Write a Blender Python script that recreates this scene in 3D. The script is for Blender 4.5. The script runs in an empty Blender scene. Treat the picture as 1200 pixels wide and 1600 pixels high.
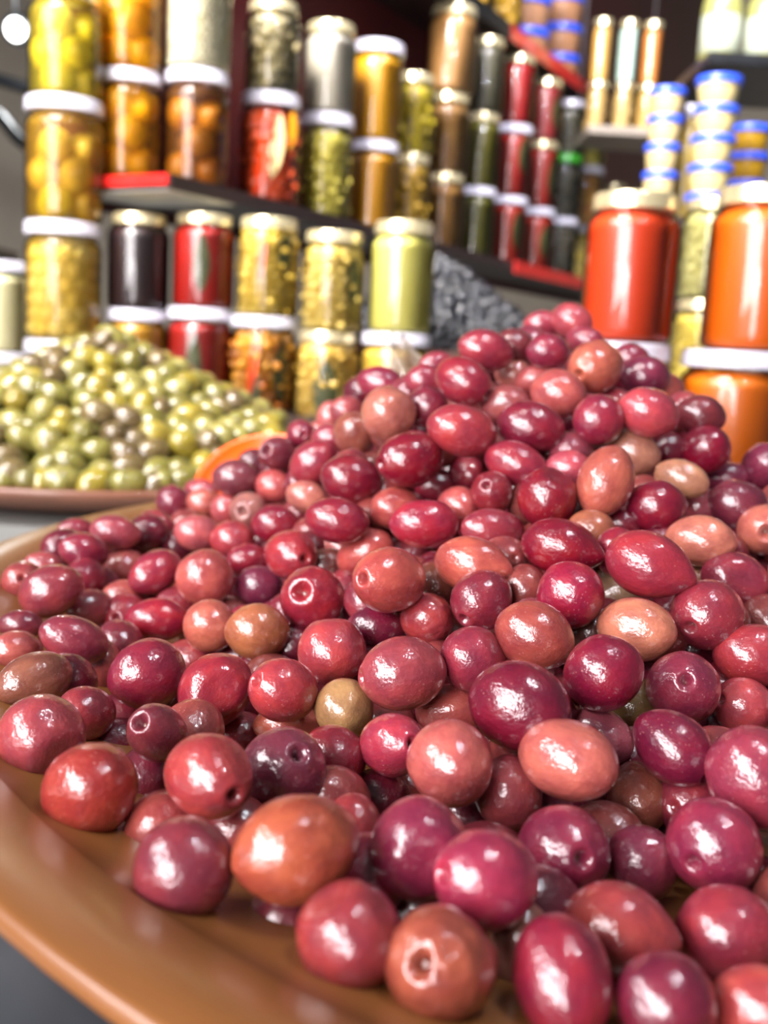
import bpy, math, random
import numpy as np
from mathutils import Vector, Matrix, noise

random.seed(11)
scene = bpy.context.scene
COL = scene.collection

# ------------------------------------------------------------------ camera
TH, RO, FPX = math.radians(9.2), math.radians(3.1), 1600.0
EYE = Vector((0, 0, 0.150))
FW = Vector((0, math.cos(TH), -math.sin(TH)))
UP0 = Vector((0, math.sin(TH), math.cos(TH)))
CU = UP0 * math.cos(RO) - Vector((1, 0, 0)) * math.sin(RO)
CR = Vector((1, 0, 0)) * math.cos(RO) + UP0 * math.sin(RO)
cd = bpy.data.cameras.new('camera')
cam = bpy.data.objects.new('camera', cd); COL.objects.link(cam)
cam.matrix_world = Matrix((( CR.x, CU.x, -FW.x, EYE.x), (CR.y, CU.y, -FW.y, EYE.y), (CR.z, CU.z, -FW.z, EYE.z), (0, 0, 0, 1)))
cd.sensor_fit = 'HORIZONTAL'; cd.sensor_width = 36; cd.lens = FPX / 1200 * 36
cd.clip_start = 0.01; cd.clip_end = 50
cd.dof.use_dof = True; cd.dof.focus_distance = 0.305; cd.dof.aperture_fstop = 13.5
scene.camera = cam

# ------------------------------------------------------------------ world and lights
vs = scene.view_settings
vs.view_transform = 'Standard'; vs.look = 'None'; vs.gamma = 1.0; vs.use_curve_mapping = False; vs.exposure = 0.0
w = bpy.data.worlds.new('world'); scene.world = w; w.use_nodes = True
w.node_tree.nodes['Background'].inputs[0].default_value = (0.92, 0.95, 1.0, 1)
w.node_tree.nodes['Background'].inputs[1].default_value = 0.12

def area(name, loc, target, sx, sy, energy, color, xdir=None, spread=180):
    l = bpy.data.lights.new(name, 'AREA'); l.shape = 'RECTANGLE'; l.size = sx; l.size_y = sy
    l.energy = energy; l.color = color; l.spread = math.radians(spread)
    o = bpy.data.objects.new(name, l); COL.objects.link(o)
    zz = (Vector(loc) - Vector(target)).normalized(); xx = Vector(xdir or (1, 0, 0)); xx = (xx - zz * xx.dot(zz)).normalized(); yy = zz.cross(xx)
    o.matrix_world = Matrix(((xx.x, yy.x, zz.x, loc[0]), (xx.y, yy.y, zz.y, loc[1]), (xx.z, yy.z, zz.z, loc[2]), (0, 0, 0, 1)))
    return o

def bulb(name, loc, energy, color, radius=0.022):
    l = bpy.data.lights.new(name, 'POINT'); l.energy = energy; l.color = color; l.shadow_soft_size = radius
    o = bpy.data.objects.new(name, l); COL.objects.link(o); o.location = loc
    return o

PILE = (0.04, 0.32, 0.06)
DAY = (1.0, 0.93, 0.95)
# the open shop front: bright street seen between posts and awnings, behind the photographer and to the left
area('street_daylight', (-0.98, -0.92, 0.66), PILE, 1.20, 0.92, 66, DAY, (1, -0.55, 0.10))
area('street_daylight_gap', (-1.42, -0.14, 1.10), PILE, 1.25, 0.42, 32, DAY, (0.62, -0.72, -0.40))
area('street_daylight_low', (-0.52, -1.24, 0.22), PILE, 0.40, 0.50, 12, DAY, (1, -0.55, 0.0))
for k, p in enumerate(((0.27, 0.02, 1.12), (0.42, 0.08, 1.16), (0.33, 0.26, 1.22))):
    bulb('pendant_bulb', p, 8.0, (0.92, 0.91, 1.0), 0.024)
area('shelf_lamp', (0.42, 1.05, 1.60), (0.22, 2.25, 0.50), 0.5, 0.12, 12, (0.93, 0.90, 1.0), spread=85)
area('background_fill', (-0.70, 0.25, 1.55), (0.05, 1.75, 0.42), 0.8, 0.6, 40, (1.0, 0.95, 0.92), spread=78)  # added fill to brighten the jars behind; narrow spread keeps it off the pile

# ------------------------------------------------------------------ helpers
def tag(o, label=None, cat=None, group=None, kind=None):
    if label: o['label'] = label
    if cat: o['category'] = cat
    if group: o['group'] = group
    if kind: o['kind'] = kind
    return o

def link(name, mesh, parent=None, mat=None):
    o = bpy.data.objects.new(name, mesh); COL.objects.link(o)
    if parent: o.parent = parent
    if mat is not None and not mesh.materials: mesh.materials.append(mat)
    return o

def empty(name, loc=(0, 0, 0)):
    o = bpy.data.objects.new(name, None); COL.objects.link(o); o.location = loc; o.empty_display_size = 0.01
    return o

def mesh(name, verts, faces, smooth=True):
    m = bpy.data.meshes.new(name); m.from_pydata([tuple(v) for v in verts], [], faces); m.update()
    if smooth: m.polygons.foreach_set('use_smooth', [True] * len(m.polygons))
    return m

def lathe(name, prof, seg=40, smooth=True):
    v, f = [], []
    for r, z in prof:
        for k in range(seg):
            a = 2 * math.pi * k / seg
            v.append((r * math.cos(a), r * math.sin(a), z))
    for i in range(len(prof) - 1):
        for k in range(seg):
            k2 = (k + 1) % seg
            f.append((i * seg + k, i * seg + k2, (i + 1) * seg + k2, (i + 1) * seg + k))
    if prof[0][0] > 1e-6: f.append(tuple(range(seg))[::-1])
    if prof[-1][0] > 1e-6: f.append(tuple((len(prof) - 1) * seg + k for k in range(seg)))
    return mesh(name, v, f, smooth)

def box(name, lo, hi, bev=0.0):
    import bmesh
    bm = bmesh.new(); bmesh.ops.create_cube(bm, size=1)
    for v in bm.verts:
        v.co = Vector([(lo[i] + hi[i]) / 2 + v.co[i] * (hi[i] - lo[i]) for i in range(3)])
    if bev: bmesh.ops.bevel(bm, geom=bm.edges[:], offset=bev, segments=2, affect='EDGES')
    m = bpy.data.meshes.new(name); bm.to_mesh(m); bm.free()
    return m

def srgb(h):
    c = [int(h[i:i + 2], 16) / 255 for i in (0, 2, 4)]
    return tuple(((x + 0.055) / 1.055) ** 2.4 if x > 0.04045 else x / 12.92 for x in c)

def new_mat(name):
    m = bpy.data.materials.new(name); m.use_nodes = True
    nt = m.node_tree; return m, nt, nt.nodes['Principled BSDF'], nt.nodes.new, nt.links.new

def plain(name, hexc, rough=0.5, metal=0.0, coat=0.0, var=0.12, scale=30.0, bump=0.0, hex2=None, spec=0.5, sss=0.0):
    m, nt, b, N, L = new_mat(name)
    tc = N('ShaderNodeTexCoord'); nz = N('ShaderNodeTexNoise'); nz.inputs['Scale'].default_value = scale; nz.inputs['Detail'].default_value = 4
    L(tc.outputs['Object'], nz.inputs['Vector'])
    mx = N('ShaderNodeMix'); mx.data_type = 'RGBA'
    c = srgb(hexc); c2 = srgb(hex2) if hex2 else tuple(x * (1 - 3 * var) for x in c)
    mx.inputs[6].default_value = (*c, 1); mx.inputs[7].default_value = (*c2, 1)
    rmp = N('ShaderNodeMapRange'); rmp.inputs[1].default_value = 0.35; rmp.inputs[2].default_value = 0.65
    L(nz.outputs['Fac'], rmp.inputs[0]); L(rmp.outputs[0], mx.inputs[0]); L(mx.outputs[2], b.inputs['Base Color'])
    b.inputs['Roughness'].default_value = rough; b.inputs['Metallic'].default_value = metal
    b.inputs['Coat Weight'].default_value = coat; b.inputs['Coat Roughness'].default_value = 0.06
    b.inputs['Specular IOR Level'].default_value = spec
    if sss:
        b.inputs['Subsurface Weight'].default_value = sss; b.inputs['Subsurface Radius'].default_value = (1.0, 0.6, 0.3); b.inputs['Subsurface Scale'].default_value = 0.004
    if bump:
        bp = N('ShaderNodeBump'); bp.inputs['Strength'].default_value = bump; bp.inputs['Distance'].default_value = 0.002
        L(nz.outputs['Fac'], bp.inputs['Height']); L(bp.outputs[0], b.inputs['Normal'])
    return m

# ------------------------------------------------------------------ materials
def olive_material(name, speck=True, coat=1.0, bump=0.10, rough=0.34, coat_rough=0.02, value=(0.42, 0.72)):
    m, nt, b, N, L = new_mat(name)
    oi = N('ShaderNodeObjectInfo'); tc = N('ShaderNodeTexCoord')
    add = N('ShaderNodeVectorMath'); add.operation = 'ADD'
    rv = N('ShaderNodeVectorMath'); rv.operation = 'SCALE'; rv.inputs[0].default_value = (37, 51, 23)
    L(oi.outputs['Random'], rv.inputs['Scale']); L(tc.outputs['Object'], add.inputs[0]); L(rv.outputs[0], add.inputs[1])
    n1 = N('ShaderNodeTexNoise'); n1.inputs['Scale'].default_value = 1.3; n1.inputs['Detail'].default_value = 3; L(add.outputs[0], n1.inputs['Vector'])
    # broad patches: a little darker and more purple, a little paler and more orange
    hs = N('ShaderNodeHueSaturation'); mr = N('ShaderNodeMapRange'); mr.inputs[1].default_value = 0.3; mr.inputs[2].default_value = 0.7
    mr.inputs[3].default_value, mr.inputs[4].default_value = value
    L(n1.outputs['Fac'], mr.inputs[0]); L(mr.outputs[0], hs.inputs['Value']); L(oi.outputs['Color'], hs.inputs['Color'])
    mh = N('ShaderNodeMapRange'); mh.inputs[1].default_value = 0.3; mh.inputs[2].default_value = 0.7; mh.inputs[3].default_value = 0.493; mh.inputs[4].default_value = 0.505
    L(n1.outputs['Fac'], mh.inputs[0]); L(mh.outputs[0], hs.inputs['Hue']); hs.inputs['Saturation'].default_value = 1.02
    col = hs.outputs['Color']
    # long fine streaks from stem to tip
    st = N('ShaderNodeMapping'); st.inputs['Scale'].default_value = (7, 7, 0.9); L(add.outputs[0], st.inputs['Vector'])
    n2 = N('ShaderNodeTexNoise'); n2.inputs['Scale'].default_value = 1.6; n2.inputs['Detail'].default_value = 5; L(st.outputs[0], n2.inputs['Vector'])
    m2 = N('ShaderNodeMix'); m2.data_type = 'RGBA'; m2.blend_type = 'MULTIPLY'; m2.inputs[0].default_value = 0.35
    L(col, m2.inputs[6]); L(n2.outputs['Color'], m2.inputs[7])
    r2 = N('ShaderNodeMapRange'); r2.inputs[1].default_value = 0.3; r2.inputs[2].default_value = 0.7; r2.inputs[3].default_value = 0.75; r2.inputs[4].default_value = 1.15
    L(n2.outputs['Fac'], r2.inputs[0])
    cb = N('ShaderNodeCombineColor'); [L(r2.outputs[0], cb.inputs[k]) for k in range(3)]
    L(cb.outputs[0], m2.inputs[7]); col = m2.outputs[2]
    if speck:
        vo = N('ShaderNodeTexVoronoi'); vo.inputs['Scale'].default_value = 7.5; L(add.outputs[0], vo.inputs['Vector'])
        ms = N('ShaderNodeMapRange'); ms.inputs[1].default_value = 0.10; ms.inputs[2].default_value = 0.22; ms.inputs[3].default_value = 1; ms.inputs[4].default_value = 0
        L(vo.outputs['Distance'], ms.inputs[0])
        n3 = N('ShaderNodeTexNoise'); n3.inputs['Scale'].default_value = 1.1; L(add.outputs[0], n3.inputs['Vector'])
        mt = N('ShaderNodeMapRange'); mt.inputs[1].default_value = 0.5; mt.inputs[2].default_value = 0.75; mt.inputs[3].default_value = 0.02; mt.inputs[4].default_value = 0.35
        L(n3.outputs['Fac'], mt.inputs[0])
        mu = N('ShaderNodeMath'); mu.operation = 'MULTIPLY'; L(ms.outputs[0], mu.inputs[0]); L(mt.outputs[0], mu.inputs[1])
        m3 = N('ShaderNodeMix'); m3.data_type = 'RGBA'; L(mu.outputs[0], m3.inputs[0]); L(col, m3.inputs[6]); m3.inputs[7].default_value = (0.80, 0.42, 0.36, 1)
        col = m3.outputs[2]
    L(col, b.inputs['Base Color'])
    b.inputs['Roughness'].default_value = rough; b.inputs['Specular IOR Level'].default_value = 0.35
    b.inputs['Coat Weight'].default_value = coat; b.inputs['Coat Roughness'].default_value = coat_rough; b.inputs['Coat IOR'].default_value = 1.55
    b.inputs['Subsurface Weight'].default_value = 0.22; b.inputs['Subsurface Radius'].default_value = (1.0, 0.35, 0.30); b.inputs['Subsurface Scale'].default_value = 0.0035
    # wet, slightly uneven skin
    n4 = N('ShaderNodeTexNoise'); n4.inputs['Scale'].default_value = 3.4; n4.inputs['Detail'].default_value = 3.5; n4.inputs['Roughness'].default_value = 0.55; L(add.outputs[0], n4.inputs['Vector'])
    bp = N('ShaderNodeBump'); bp.inputs['Strength'].default_value = bump; bp.inputs['Distance'].default_value = 0.010
    n5 = N('ShaderNodeTexNoise'); n5.inputs['Scale'].default_value = 11.0; n5.inputs['Detail'].default_value = 2; L(add.outputs[0], n5.inputs['Vector'])
    ma = N('ShaderNodeMath'); ma.operation = 'MULTIPLY_ADD'; L(n5.outputs['Fac'], ma.inputs[0]); ma.inputs[1].default_value = 0.14; L(n4.outputs['Fac'], ma.inputs[2])
    L(ma.outputs[0], bp.inputs['Height']); L(bp.outputs[0], b.inputs['Normal']); L(bp.outputs[0], b.inputs['Coat Normal'])
    return m

M_OLIVE = olive_material('pink_olive_skin')
M_GREEN = olive_material('green_olive_skin', speck=False, bump=0.06, value=(0.46, 0.78))
M_BLACK = olive_material('black_olive_skin', speck=False, value=(0.46, 0.78), bump=0.20, rough=0.4, coat_rough=0.22)
M_SCAR = plain('stem_scar_brown', '6b3a2a', 0.5, coat=0.6, scale=900)
M_BOWL = plain('brown_glazed_clay', '85572c', 0.38, coat=0.35, var=0.05, scale=9, hex2='744822')
M_BOWL.node_tree.nodes['Principled BSDF'].inputs['Coat Roughness'].default_value = 0.18
M_PLATE = plain('dark_brown_clay', '7c4c36', 0.45, coat=0.3, var=0.1, scale=14)
M_TABLE = plain('grey_counter', '8f928f', 0.35, var=0.04, scale=6)
M_LIDW = plain('white_lid_enamel', 'b6b4c0', 0.28, coat=0.5, var=0.02)
M_LIDG = plain('gold_lid_tin', 'f0e2b4', 0.25, metal=0.75, var=0.05)
M_LIDGREEN = plain('green_lid_enamel', '3ba32c', 0.3, coat=0.5)
M_BLUE = plain('blue_lid_plastic', '2f56d8', 0.35, coat=0.3, var=0.05)
M_MAROON = plain('maroon_panel', '4a0e14', 0.45, var=0.1, scale=3)
M_REDEDGE = plain('red_shelf_edge', 'c8201c', 0.35, coat=0.3, var=0.08)
M_SHELFDARK = plain('dark_shelf_board', '2a1c1c', 0.5, var=0.1, scale=8)
M_SHELFGREY = plain('grey_board_underside', '8d8276', 0.6, var=0.08, scale=12)
M_WHITE = plain('white_laminate', 'dcdad4', 0.4, var=0.03)
M_WALL = plain('grey_plaster', 'b8ad9c', 0.8, var=0.06, scale=3)
M_BLACKP = plain('black_plastic', '15171b', 0.35, coat=0.2)
M_ORANGE = plain('orange_plastic', 'ff5a08', 0.3, coat=0.4, var=0.03)
M_LEAF = plain('bay_leaf', '5e6338', 0.5, var=0.15, scale=200)
M_STEP = plain('stained_step_wood', '3a2418', 0.55, var=0.2, scale=25)

def glass_mat():
    m, nt, b, N, L = new_mat('jar_glass'); nt.nodes.remove(b)
    out = nt.nodes['Material Output']
    tr = N('ShaderNodeBsdfTransparent'); tr.inputs[0].default_value = (0.97, 0.985, 0.97, 1)
    gl = N('ShaderNodeBsdfGlossy'); gl.inputs['Roughness'].default_value = 0.03
    fr = N('ShaderNodeFresnel'); fr.inputs[0].default_value = 1.42
    mx = N('ShaderNodeMixShader'); L(fr.outputs[0], mx.inputs[0]); L(tr.outputs[0], mx.inputs[1]); L(gl.outputs[0], mx.inputs[2]); L(mx.outputs[0], out.inputs[0])
    return m
M_GLASS = glass_mat()

def film_mat():
    m, nt, b, N, L = new_mat('clear_plastic_film'); nt.nodes.remove(b)
    out = nt.nodes['Material Output']
    tr = N('ShaderNodeBsdfTransparent'); df = N('ShaderNodeBsdfTranslucent'); df.inputs[0].default_value = (0.9, 0.88, 0.8, 1)
    gl = N('ShaderNodeBsdfGlossy'); gl.inputs['Roughness'].default_value = 0.12
    a = N('ShaderNodeMixShader'); a.inputs[0].default_value = 0.72; L(tr.outputs[0], a.inputs[1]); L(df.outputs[0], a.inputs[2])
    c = N('ShaderNodeMixShader'); c.inputs[0].default_value = 0.12; L(a.outputs[0], c.inputs[1]); L(gl.outputs[0], c.inputs[2]); L(c.outputs[0], out.inputs[0])
    return m
M_FILM = film_mat()
BRN = {}
def brine_mat(hexc):
    if hexc not in BRN:
        m, nt, b, N, L = new_mat('brine_' + hexc); out = nt.nodes['Material Output']
        c = (*srgb(hexc), 1); b.inputs['Base Color'].default_value = c; b.inputs['Roughness'].default_value = 0.4
        tr = N('ShaderNodeBsdfTransparent'); tr.inputs[0].default_value = (1.0, 0.95, 0.75, 1)
        mx = N('ShaderNodeMixShader'); mx.inputs[0].default_value = 0.24; L(tr.outputs[0], mx.inputs[1]); L(b.outputs[0], mx.inputs[2]); L(mx.outputs[0], out.inputs[0])
        BRN[hexc] = m
    return BRN[hexc]

# ------------------------------------------------------------------ the setting
tag(link('floor', box('floor', (-3.5, -2.0, -0.92), (4.5, 5.2, -0.90)), mat=plain('floor_concrete', '4a4642', 0.7, scale=4)), 'dark floor under the market counters', kind='structure')
tag(link('wall_back', box('wall_back', (-3.5, 4.6, -0.9), (4.5, 4.7, 2.6)), mat=M_WALL), 'grey plaster wall far behind the shelves', kind='structure')

# counter everything stands on
ctr = empty('market_counter', (0, 1.2, -0.9)); tag(ctr, 'pale grey market counter under bowls and jars', 'counter')
link('countertop', box('countertop', (-0.78, -1.32, 0.87), (1.6, 2.6, 0.90), 0.004), ctr, M_TABLE)
link('counter_base', box('counter_base', (-0.72, -1.2, 0.0), (1.5, 2.5, 0.869)), ctr, M_STEP)

# shelving along the side wall, running away to the right
SA = math.radians(28.7)
SU = Vector((math.sin(SA), math.cos(SA), 0)); SN = Vector((math.cos(SA), -math.sin(SA), 0))   # along, outward
S0 = Vector((-0.312, 1.25, 0))
def shelf_pt(t, out=0.0, z=0.0): return S0 + SU * t + SN * out + Vector((0, 0, z))
def shelf_box(name, t0, t1, o0, o1, z0, z1, mat, parent):
    v = []
    for z in (z0, z1):
        for t, o in ((t0, o0), (t1, o0), (t1, o1), (t0, o1)): v.append(shelf_pt(t, o, z))
    f = [(0, 1, 2, 3), (7, 6, 5, 4), (0, 4, 5, 1), (1, 5, 6, 2), (2, 6, 7, 3), (3, 7, 4, 0)]
    return link(name, mesh(name, v, f, False), parent, mat)
rack = empty('wall_shelving', (0, 0, 0)); tag(rack, 'dark maroon wall shelving with red edging stacked full of jars', 'shelving')
shelf_box('back_panel', 0.06, 3.2, -0.135, -0.120, 0.302, 1.6, M_MAROON, rack)
shelf_box('side_panel', 0.046, 0.0595, -0.205, -0.10, 0.338, 1.6, M_MAROON, rack)
lo = shelf_box('shelf_board', 0.0, 3.2, -0.1195, 0.052, 0.317, 0.333, M_SHELFDARK, rack)
shelf_box('lit_underside_panel', 0.004, 0.13, -0.116, 0.044, 0.3150, 0.3168, M_WHITE, lo)  # coloured white in place of the light falling on the board's underside
shelf_box('end_edging', -0.004, -0.0005, -0.118, 0.050, 0.3205, 0.3325, M_REDEDGE, lo)
shelf_box('front_edging', 1.05, 3.2, 0.0525, 0.056, 0.311, 0.336, M_REDEDGE, lo)
hi = shelf_box('shelf_board', 0.25, 1.62, -0.1195, 0.020, 0.757, 0.775, M_SHELFDARK, rack)
shelf_box('front_edging', 1.02, 1.62, 0.0205, 0.024, 0.757, 0.785, M_REDEDGE, hi)
shelf_box('edging_strip', 0.25, 1.018, 0.0205, 0.024, 0.757, 0.785, M_BLACKP, hi)

# ------------------------------------------------------------------ jars
J = {}
def unit(key, fn):
    if key not in J: J[key] = fn()
    return J[key]
GLASS_PROF = [(0, 0.0), (.80, 0.0), (.93, .012), (.99, .035), (1.0, .07), (1.0, .76), (.99, .795), (.95, .83), (.87, .86), (.845, .875), (.845, .965)]
FILL_PROF = [(0, .012), (.78, .012), (.90, .03), (.94, .06), (.95, .08), (.95, .755), (.93, .79), (.88, .82), (.80, .845), (.78, .86), (0, .865)]
def lidprof(r): return [(r * .99, .888), (r * 1.01, .893), (r * 1.01, .905), (r, .912), (r, .975), (r * .985, .99), (r * .95, 1.0), (r * .90, 1.0), (r * .88, .996), (0, .996)]
def lid_mesh(kind):
    return lathe('lid', lidprof(1.0 if kind == 'w' else .90), 40)
LIDM = dict(w=lambda: M_LIDW, g=lambda: M_LIDG, n=lambda: M_LIDGREEN)
CM = {}
def cmat(c1, c2, scale=40, bump=0.0):
    k = (c1, c2, scale, bump)
    if k not in CM: CM[k] = plain('preserve_%s_%s' % (c1, c2), c1, 0.35, coat=0.35, hex2=c2, scale=scale, bump=bump, sss=0.1)
    return CM[k]

ICO = None
def ico():
    global ICO
    if ICO is None:
        import bmesh
        bm = bmesh.new(); bmesh.ops.create_icosphere(bm, subdivisions=2, radius=1)
        ICO = ([v.co.copy() for v in bm.verts], [tuple(v.index for v in f.verts) for f in bm.faces]); bm.free()
    return ICO

def lumps(name, r, h, size, rnd, flat=0.7):
    """pieces packed against the glass, one mesh"""
    V, Fc = ico(); v, f = [], []
    z = 0.03 * h + size * .6
    row = 0
    while z < h * .845:
        rr = (r * .95 if z < h * .76 else r * .83) - size * .62
        nn = max(5, int(2 * math.pi * rr / (size * 1.65)))
        for k in range(nn):
            a = 2 * math.pi * (k + .5 * (row % 2) + rnd.uniform(-.15, .15)) / nn
            s = size * rnd.uniform(.82, 1.18)
            c = Vector((rr * math.cos(a), rr * math.sin(a), z + rnd.uniform(-.15, .15) * size))
            q = Matrix.Rotation(rnd.uniform(0, 6.3), 3, Vector((rnd.random() - .5, rnd.random() - .5, rnd.random() - .5)).normalized())
            b0 = len(v)
            for p in V: v.append(c + q @ Vector((p.x * s, p.y * s * .85, p.z * s * flat)))
            f += [tuple(i + b0 for i in t) for t in Fc]
        z += size * 1.35; row += 1
    return mesh(name, v, f)

def leaf_mesh(r, h, z0, z1, wid):
    """a bay leaf lying against the inside of the glass"""
    v, f = [], []; n = 12
    for i in range(n + 1):
        t = i / n; hw = wid * math.sin(math.pi * t) ** .75 * (1 - .25 * (t - .5)) + .0003
        for k in (-1, -.5, 0, .5, 1):
            a = k * hw / r
            rr = r * (.972 + .006 * (1 - abs(k)))
            v.append((rr * math.sin(a), -rr * math.cos(a), z0 + (z1 - z0) * t))
    for i in range(n):
        for k in range(4): f.append((i * 5 + k, i * 5 + k + 1, i * 5 + 6 + k, i * 5 + 5 + k))
    return mesh('bay_leaf', v, f)

LABELS_USED = {}
def jar(loc, d, h, lid, c1, c2, label, name='preserve_jar', style='smooth', size=.006, scale=40, leaf=None, group=None, fruit=None, yaw=0.0, name2='contents', core=.70):
    """one jar: glass, lid, contents, leaf; fruit inside are things of their own"""
    r = d / 2
    j = empty(name, loc); tag(j, label, 'jar', group); j.rotation_euler.z = yaw
    g = link('glass_body', unit('glass', lambda: lathe('glass_body', GLASS_PROF, 40)), j, M_GLASS); g.scale = (r, r, h)
    lm = unit('lid' + lid, lambda: lid_mesh('w' if lid in 'wn' else 'g'))
    l = link('lid', lm, j, LIDM[lid]()); l.scale = (r, r, h)
    rnd = random.Random(int(loc[0] * 9973) + int(loc[2] * 7919))
    if style == 'lumps':
        c = link(name2, lumps(name2, r, h, size, rnd), j, cmat(c1, c2, scale)); c['kind'] = 'stuff'
        core = link('brine', unit('fill', lambda: lathe('brine', FILL_PROF, 40)), j); core.scale = (r * .86, r * .86, h * .99)
        if not core.data.materials: core.data.materials.append(None)
        core.material_slots[0].link = 'OBJECT'; core.material_slots[0].material = cmat(c1, c2, scale)
    else:
        c = link(name2 if style == 'smooth' else 'brine', unit('fill', lambda: lathe('brine', FILL_PROF, 40)), j)
        c.scale = (r, r, h)
        if not c.data.materials: c.data.materials.append(None)
        c.material_slots[0].link = 'OBJECT'; c.material_slots[0].material = cmat(c1, c2, scale) if style == 'smooth' else brine_mat(c1)
    if leaf:
        for q in leaf:
            a, z0, z1, wd = q[:4]; strip = len(q) > 4
            o = link('pepper_strip' if strip else 'bay_leaf', leaf_mesh(r, h, z0 * h, z1 * h, wd), j, cmat(q[4], q[4], 50) if strip else M_LEAF); o.rotation_euler = (0, (.12 if strip else 0), a)
    if fruit:
        fm, fr, cols, flabel, fgroup, fname = fruit
        lay = 0; z = h * .02 + fr
        while z + fr * .6 < h * .87:
            rr = r * .95 - fr
            nn = max(2, int(math.pi / math.asin(min(1, fr * .93 / max(rr, fr * .94)))))
            for k in range(nn):
                a = 2 * math.pi * (k + .5 * (lay % 2)) / nn + yaw + .4
                o = link(fname, fm); o.location = Vector(loc) + Vector((rr * math.cos(a), rr * math.sin(a), z))
                o.rotation_euler = (rnd.uniform(-.6, .6), rnd.uniform(-.6, .6), rnd.uniform(0, 6.28)); o.scale = (fr, fr, fr)
                cc = srgb(rnd.choice(cols)); o.color = (*cc, 1)
                tag(o, flabel, 'fruit' if 'lemon' in fname or 'orange' in fname else 'vegetable', fgroup)
            z += fr * 1.62; lay += 1
    return j

def fruit_mesh(nip):
    v, f = [], []; seg, rng_ = 18, 13
    for i in range(rng_ + 1):
        t = math.pi * i / rng_; rr = math.sin(t); z = math.cos(t)
        z *= 1.0 + nip * math.exp(-(rr / .25) ** 2)
        for k in range(seg):
            a = 2 * math.pi * k / seg; d = 1 + .02 * noise.noise(Vector((math.cos(a) * rr * 2, math.sin(a) * rr * 2, z * 2)))
            v.append((rr * d * math.cos(a), rr * d * math.sin(a), z))
    for i in range(rng_):
        for k in range(seg):
            k2 = (k + 1) % seg; f.append((i * seg + k, (i + 1) * seg + k, (i + 1) * seg + k2, i * seg + k2))
    m = mesh('fruit', v, f)
    m.materials.append(M_FRUIT); return m
M_FRUIT = olive_material('preserved_fruit_skin', speck=False, value=(0.75, 1.05), coat=0.3, bump=0.05, rough=0.45, coat_rough=0.1)
LEMON = fruit_mesh(.16); BALL = fruit_mesh(0.0)

# tower of big jars standing on the counter, at the picture's left
tx, ty = -0.402, 1.262
jar((tx, ty, 0.000), .090, .136, 'w', 'd9b23c', 'b98a20', 'bottom big jar of the tall tower, half behind the green olive heap', 'big_preserve_jar')
jar((tx, ty, .1362), .090, .138, 'w', 'e0b848', 'c89c30', 'big jar of small pale yellow balls in the tall tower', 'big_preserve_jar', 'fruit',
    fruit=(BALL, .0105, ['f4e08a', 'eed878', 'f6e8a0'], 'small pale yellow pickled ball packed in the tower jar', 'small yellow balls in the tower jar', 'pickled_ball'))
jar((tx + .001, ty, .2744), .090, .139, 'w', 'd8a838', 'b88820', 'big jar of whole yellow lemons, middle of the tall tower', 'big_preserve_jar', 'fruit',
    fruit=(LEMON, .0195, ['f0cc5c', 'e8c050', 'f0d83a'], 'whole preserved lemon in the middle tower jar', 'lemons in the middle tower jar', 'preserved_lemon'))
jar((tx + .002, ty, .4136), .084, .120, 'g', 'dcc848', 'b8a030', 'gold-lidded jar of pale lemons on top of the tall tower', 'big_preserve_jar', 'fruit',
    fruit=(LEMON, .0185, ['eedc60', 'e6d450', 'f0e040'], 'pale preserved lemon in the topmost tower jar', 'lemons in the top tower jar', 'preserved_lemon'))

# stepped ledge behind the green olives with the lower rows of jars
st_ = tag(link('display_step', box('display_step', (-0.36, 1.235, 0.0), (0.03, 1.37, 0.060), 0.002), mat=M_STEP), 'dark wooden step carrying the lower row of jars', 'step')
YB = 1.302
def rowjar(x, z, d, h, *a, **k): return jar((x, YB, z), d, h, *a, **k)
rowjar(-.322, .060, .076, .118, 'w', 'd19a1e', 'a8741a', 'yellow jar with white lid under the dark plum jar')
rowjar(-.321, .1783, .076, .114, 'g', '33201f', '26151a', 'dark plum-coloured preserve jar with gold lid on the lower row')
rowjar(-.243, .060, .080, .124, 'w', 'a31c12', '7d120e', 'red jar with bay leaf and white lid, beneath another red jar', leaf=((.0, .1, .78, .010),))
rowjar(-.240, .1843, .076, .112, 'g', 'b01d12', '8a120e', 'red harissa jar with bay leaf and gold lid on the lower row', leaf=((.1, .16, .80, .0105),))
rowjar(-.163, .060, .082, .118, 'w', 'c9962a', 'a8571c', 'mixed pickle jar with red strips and white lid, lower row', style='lumps', size=.009, leaf=((.75, .1, .8, .011), (-.1, .05, .45, .007), (-.35, .15, .75, .006, 'e04a10')))
rowjar(-.160, .1783, .077, .118, 'g', 'cdb04a', 'a88a28', 'yellow pickle jar with dark leaf and gold lid on the lower row', style='lumps', size=.0075, leaf=((.7, .45, .84, .010), (-.3, .35, .78, .004, 'd84a30')))
rowjar(-.082, .048, .080, .116, 'g', 'd6b75c', 'b08a30', 'pale pickle jar with a large green bay leaf, front of lower row', style='lumps', size=.008, leaf=((.05, .08, .70, .016),))
rowjar(-.079, .1643, .078, .120, 'g', 'd3bc66', 'a98c34', 'pale yellow vegetable jar with gold lid, on the large-leaf jar', style='lumps', size=.008, leaf=((.8, .3, .75, .013),))
rowjar(.003, .040, .086, .126, 'w', 'cfae4a', 'c09a38', 'mustard-yellow jar with white lid behind the pink olives')
rowjar(.006, .1663, .080, .134, 'g', 'cfc970', 'bdb458', 'pale green cream jar with gold lid on the lower row')

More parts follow.
